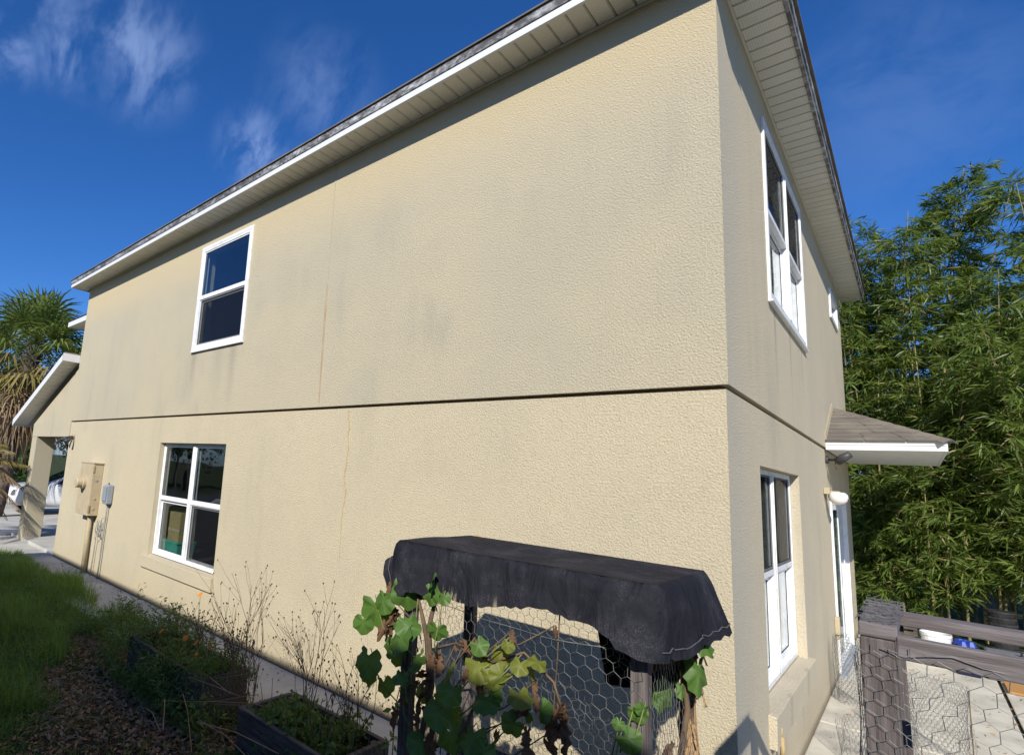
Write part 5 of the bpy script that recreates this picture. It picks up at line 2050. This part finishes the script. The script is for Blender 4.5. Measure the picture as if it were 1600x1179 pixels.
def cabbage_palm(base, trunk_h, R, label, seed):
    root = empty('cabbage_palm', base, label, 'palm tree')
    rgp = random.Random(seed)
    rngp = np.random.default_rng(seed)
    b = Vector(base)
    m_ = MB()
    pts = [b + Vector((.10 * math.sin(k * .5), .04 * k, trunk_h * k / 10)) for k in range(11)]
    m_.tube(pts, [.20 + .02 * math.sin(k * 2.2) for k in range(11)], n=12)
    m_.build('trunk', M['trunk'], root)
    top = pts[-1]
    m_ = MB()
    for k in range(60):                                   # old leaf bases criss-crossed under the crown
        a = k * 2.4
        z = top.z - rgp.uniform(-.2, 1.5)
        p = Vector((top.x + .2 * math.cos(a), top.y + .2 * math.sin(a), z))
        d = Vector((math.cos(a), math.sin(a), 1.5)).normalized()
        m_.tube([p, p + d * rgp.uniform(.2, .4)], [.035, .014], n=4)
    m_.build('leaf_bases', M['palm_dead'], root, fix=False)
    n = 84
    ga = 2.39996
    for k in range(n):
        u = k / (n - 1)                                   # 0 = youngest, upright; 1 = hanging dead
        el = 1.35 - 2.75 * u + rgp.gauss(0, .10)
        az = k * ga + rgp.gauss(0, .2)
        st = 'palm' if u < .42 else ('palm_old' if u < .66 else 'palm_dead')
        pl = R * rgp.uniform(.50, .66)
        d = Vector((math.cos(az) * math.cos(el), math.sin(az) * math.cos(el), math.sin(el)))
        c = top + Vector((0, 0, -.5 * u)) + d * pl
        c.z -= .22 * pl * max(0, math.cos(el))
        fr = MB()
        fr.tube([top + Vector((0, 0, -.5 * u)), (top + c) / 2 + Vector((0, 0, -.2 * u + .06)), c], [.020, .014, .010], n=4, cap=False)
        side = d.cross(Vector((0, 0, 1)))
        if side.length < .05:
            side = Vector((1, 0, 0))
        side.normalize()
        upv = side.cross(d).normalized()
        nl = 34
        bl = R * rgp.uniform(.48, .62)
        for j in range(nl):                               # fan of pleated segments on a bent costa
            t = (j / (nl - 1) - .5) * 2
            ang = t * 2.05
            base_p = c + d * bl * .22 * (1 - abs(t))
            dd = (d * math.cos(ang) + side * math.sin(ang) + upv * (.10 * (1 if j % 2 else -1) - .28 * abs(t))).normalized()
            l_ = bl * (1 - .28 * abs(t)) * rgp.uniform(.85, 1.08)
            tip = base_p + dd * l_ + Vector((0, 0, -l_ * (.22 + .25 * u + rgp.uniform(0, .15))))
            mid = base_p + dd * l_ * .55 + Vector((0, 0, -.04 * l_))
            w = (dd.cross(upv)).normalized() * .020 * (1.6 if u < .6 else 1.0)
            fr.face([base_p - w * .4, base_p + w * .4, mid + w, mid - w])
            fr.face([mid - w, mid + w, tip + w * .1, tip - w * .1])
        fr.build('frond', M[st], root, fix=False)
    return root


cabbage_palm((-19.6, .55, 0), 5.25, 2.15, 'cabbage palm with green crown and dead skirt at the left edge', 401)


def feather_palm(base, h, R, label, seed):
    root = empty('feather_palm', base, label, 'palm')
    rgp = random.Random(seed)
    b = Vector(base)
    m_ = MB()
    m_.tube([b, b + Vector((.03, 0, h * .5)), b + Vector((0, .02, h))], [.09, .075, .07], n=10)
    m_.build('trunk', M['trunk'], root)
    top = b + Vector((0, .02, h))
    n = 30
    for k in range(n):
        u = k / (n - 1)
        el = 1.25 - 2.0 * u
        az = k * 2.39996
        d0 = Vector((math.cos(az), math.sin(az), 0))
        fr = MB()
        pts = []
        for j in range(13):
            t = j / 12
            r_ = R * math.cos(el) * t + R * .25 * t
            z = R * (math.sin(el) * t - .55 * t * t)
            pts.append(top + d0 * r_ + Vector((0, 0, z)))
        fr.tube(pts, [.011 - .008 * j / 12 for j in range(13)], n=4, cap=False)
        sd = d0.cross(Vector((0, 0, 1))).normalized()
        for j in range(2, 48):
            t = j / 48
            i = min(11, int(t * 12))
            p = pts[i].lerp(pts[i + 1], t * 12 - i)
            tg = (pts[i + 1] - pts[i]).normalized()
            for sg in (-1, 1):
                l_ = .34 * math.sin(math.pi * (.12 + .85 * t)) * R
                dd = (tg * .65 + sd * sg * .8 + Vector((0, 0, -.25 - .3 * u + rgp.gauss(0, .12)))).normalized()
                w = dd.cross(Vector((0, 0, 1))).normalized() * .007
                fr.face([p - w, p + w, p + dd * l_ + Vector((0, 0, -.1 * l_)), p + dd * l_ * .5 - w])
        fr.build('frond', M['palm_old'] if u < .4 else M['palm_dead'], root, fix=False)
    return root


feather_palm((-14.7, -1.35, 0), 1.75, 1.25, 'small drooping palm with grey-brown fronds beside the porch post', 402)


def tree(base, h, cr, label, seed, n=5200, group=None):
    root = empty('street_tree', base, label, 'tree', group)
    rgp = random.Random(seed)
    rngt = np.random.default_rng(seed)
    b = Vector(base)
    m_ = MB()
    m_.tube([b, b + Vector((.1, .05, h * .25)), b + Vector((-.05, .1, h * .5)), b + Vector((.1, 0, h * .8))], [.22, .17, .12, .05], n=9)
    cl = []
    for k in range(16):
        a = rgp.uniform(0, 6.283)
        z = h * rgp.uniform(.3, .95)
        rr = cr * rgp.uniform(.2, .85) * (1.1 - abs(z / h - .6))
        e = b + Vector((math.cos(a) * rr, math.sin(a) * rr, z))
        s = b + Vector((0, 0, max(h * .25, z - h * .25)))
        m_.tube([s, (s + e) / 2 + Vector((0, 0, .15)), e], [.07, .045, .015], n=5, cap=False)
        cl.append((e, cr * rgp.uniform(.25, .5)))
    m_.build('trunk', M['trunk'], root, fix=False)
    ps = []
    for _ in range(n):
        e, r_ = rgp.choice(cl)
        v = Vector((rgp.gauss(0, 1), rgp.gauss(0, 1), rgp.gauss(0, .8))).normalized() * r_ * rgp.random() ** .4
        ps.append(e + v)
    V, F = leaf_quads(np.array(ps), rngt.normal(size=(n, 3)), rngt.uniform(.16, .34, n), rngt.uniform(.09, .18, n), rngt)
    arrays_mesh('crown', V, F, M['tree'], root)
    return root


tree((-36.5, 4.5, 0), 7, 3.6, 'dark street tree seen past the porch post', 501)
tree((-38, 9.5, 0), 8, 3.8, 'dark street tree hidden mostly behind the house end', 502)
tree((-36, -1.5, 0), 6.5, 3.6, 'dark tree behind the palm at the left edge', 503)
tree((-37, -8.0, 0), 7.5, 3.8, 'tree across the road left of the frame', 504)
tree((-37, -15, 0), 8, 4, 'tree across the road reflected in the lower side window', 505)
tree((-37, -22.5, 0), 7.5, 4, 'farther tree across the road beyond the neighbouring house', 506)
tree((-25.2, 1.4, 0), 4.0, 1.6, 'rounded shrubby tree behind the dead palm skirt', 507, n=3500)

# ------------------------------------------------------------------ parked car beyond the porch


def car(loc, rz):
    root = empty('parked_car', loc, 'white parked car on the driveway seen past the porch post', 'car')
    root.rotation_euler = (0, 0, rz)

    def part(mb, name, m, parent=root, **kw):
        o = mb.build(name, m, None, **kw)
        o.parent = parent
        return o
    # stations along the length: x, half width, sill z, belt z, roof z (0 = none), roof half width
    st = [(-2.15, .62, .42, .74, .80, .55), (-2.05, .78, .30, .86, .92, .66), (-1.55, .86, .24, .94, 1.00, .74), (-.95, .88, .22, .97, 1.06, .72), (-.25, .89, .22, .98, 1.42, .60),
          (.55, .89, .22, 1.0, 1.48, .60), (1.25, .88, .22, 1.02, 1.42, .58), (1.75, .86, .26, 1.02, 1.14, .66), (2.05, .80, .32, .98, 1.04, .64), (2.18, .64, .44, .86, .90, .52)]
    m_ = MB()
    ring = 12
    for (x, hw, zs, zb, zr_, rw) in st:
        half = [(hw * .86, zs), (hw * .99, zs + .12), (hw, (zs + zb) / 2), (hw * .97, zb), (rw * 1.0, zr_ - .05), (rw * .72, zr_)]
        for (y, z) in half:
            m_.v.append((x, y, z))
        for (y, z) in reversed(half):
            m_.v.append((x, -y, z))
    for i in range(len(st) - 1):
        for k in range(ring):
            a, b = i * ring + k, i * ring + (k + 1) % ring
            m_.f.append((a, b, b + ring, a + ring))
    m_.f.append(tuple(range(ring)))
    m_.f.append(tuple((len(st) - 1) * ring + k for k in reversed(range(ring))))
    body = part(m_, 'body', M['white_paint'], smooth=True)
    md = body.modifiers.new('sub', 'SUBSURF')
    md.levels = md.render_levels = 1
    for sg in (-1, 1):
        for (xa, xb, xc, xd) in ((-.78, .12, .12, -.20), (.18, 1.0, 1.0, .18), (1.06, 1.55, 1.22, 1.06)):
            g_ = MB()
            g_.face([(xa, sg * .885, 1.01), (xb, sg * .885, 1.02), (xc, sg * .655, 1.38), (xd, sg * .655, 1.38)])
            g_.face([(xa, sg * .875, 1.01), (xb, sg * .875, 1.02), (xc, sg * .645, 1.38), (xd, sg * .645, 1.38)])
            part(g_, 'side_window', M['car_glass'], fix=False)
        for x in (-1.32, 1.38):
            w_ = MB()
            w_.lathe((x, sg * .80, .33), [(.20, -.10), (.30, -.105), (.325, -.07), (.325, .07), (.30, .105), (.20, .10)], n=24, axis='y')
            wh = part(w_, 'wheel', M['dark'])
            r_ = MB()
            r_.lathe((x, sg * .90, .33), [(.19, -.02), (.19, .012), (.05, .02)], n=20, axis='y')
            for j in range(5):
                a = j * 1.2566
                r_.tube([(x, sg * .915, .33), (x + .18 * math.cos(a), sg * .915, .33 + .18 * math.sin(a))], .022, n=4)
            part(r_, 'rim', M['chrome'], wh)
        l_ = MB()
        l_.hexa([(2.0, sg * .55, .74), (2.12, sg * .55, .74), (2.02, sg * .84, .74), (1.9, sg * .86, .74), (2.0, sg * .55, .90), (2.10, sg * .55, .90), (2.0, sg * .83, .92), (1.88, sg * .85, .92)])
        part(l_, 'tail_light', M['redlens'])
        l_ = MB()
        l_.hexa([(-2.08, sg * .42, .62), (-2.16, sg * .42, .62), (-1.98, sg * .80, .64), (-1.9, sg * .80, .64), (-2.06, sg * .42, .74), (-2.13, sg * .42, .74), (-1.95, sg * .78, .80), (-1.88, sg * .78, .80)])
        part(l_, 'headlight', M['grey_pl'])
    for (xa, za, xb, zb_) in ((-.98, 1.05, -.30, 1.42), (1.78, 1.13, 1.30, 1.42)):
        g_ = MB()
        g_.hexa([(xa, -.62, za), (xa, .62, za), (xb, .54, zb_), (xb, -.54, zb_), (xa, -.62, za + .035), (xa, .62, za + .035), (xb, .54, zb_ + .03), (xb, -.54, zb_ + .03)])
        part(g_, 'windscreen', M['car_glass'])
    return root


car((-20.6, 3.05, .0), math.radians(84))

# ------------------------------------------------------------------ neighbouring house behind the camera: its roof edge shades the side yard
nb = empty('neighbour_house', (-2, -10.6, 0), 'neighbouring two-storey house across the side yard, opposite the long wall', 'house')
NX0, NX1, NY = -8.8, 6.0, -7.0
q = MB()
q.box(NX0 + .4, NX1 - .4, -14.0, NY - .45, -.1, 4.95)
q.build('wall', M['stucco_plain'], nb)
q = MB()
EZ = .055 + .72 * 7.0
q.v = [(NX0, NY, EZ - .16), (NX1, NY, EZ - .16), (NX1, -14.4, EZ - .16), (NX0, -14.4, EZ - .16), (NX0, NY, EZ), (NX1, NY, EZ), (NX1, -14.4, EZ), (NX0, -14.4, EZ),
       (NX0 + 3.5, -10.7, EZ + 1.4), (NX1 - 3.5, -10.7, EZ + 1.4)]
q.f = [(0, 3, 2, 1), (0, 1, 5, 4), (1, 2, 6, 5), (2, 3, 7, 6), (3, 0, 4, 7), (4, 5, 9, 8), (5, 6, 9), (6, 7, 8, 9), (7, 4, 8)]
q.build('roof', M['shingle'], nb)
for (x, z) in ((-6, 1.0), (-1, 1.0), (3.5, 1.0), (-6, 3.3), (3.5, 3.3)):
    q = MB()
    P = lambda u, v, n: (-u, NY - .45 + n, v)
    bars(q, P, -x - .6, -x + .6, z, z + 1.4, .06, .0, .04)
    w = q.build('window', M['vinyl'], nb)
    q = MB()
    q.pbox(P, -x - .54, -x + .54, z + .06, z + 1.34, .004, .012)
    q.build('pane', M['car_glass'], nb)
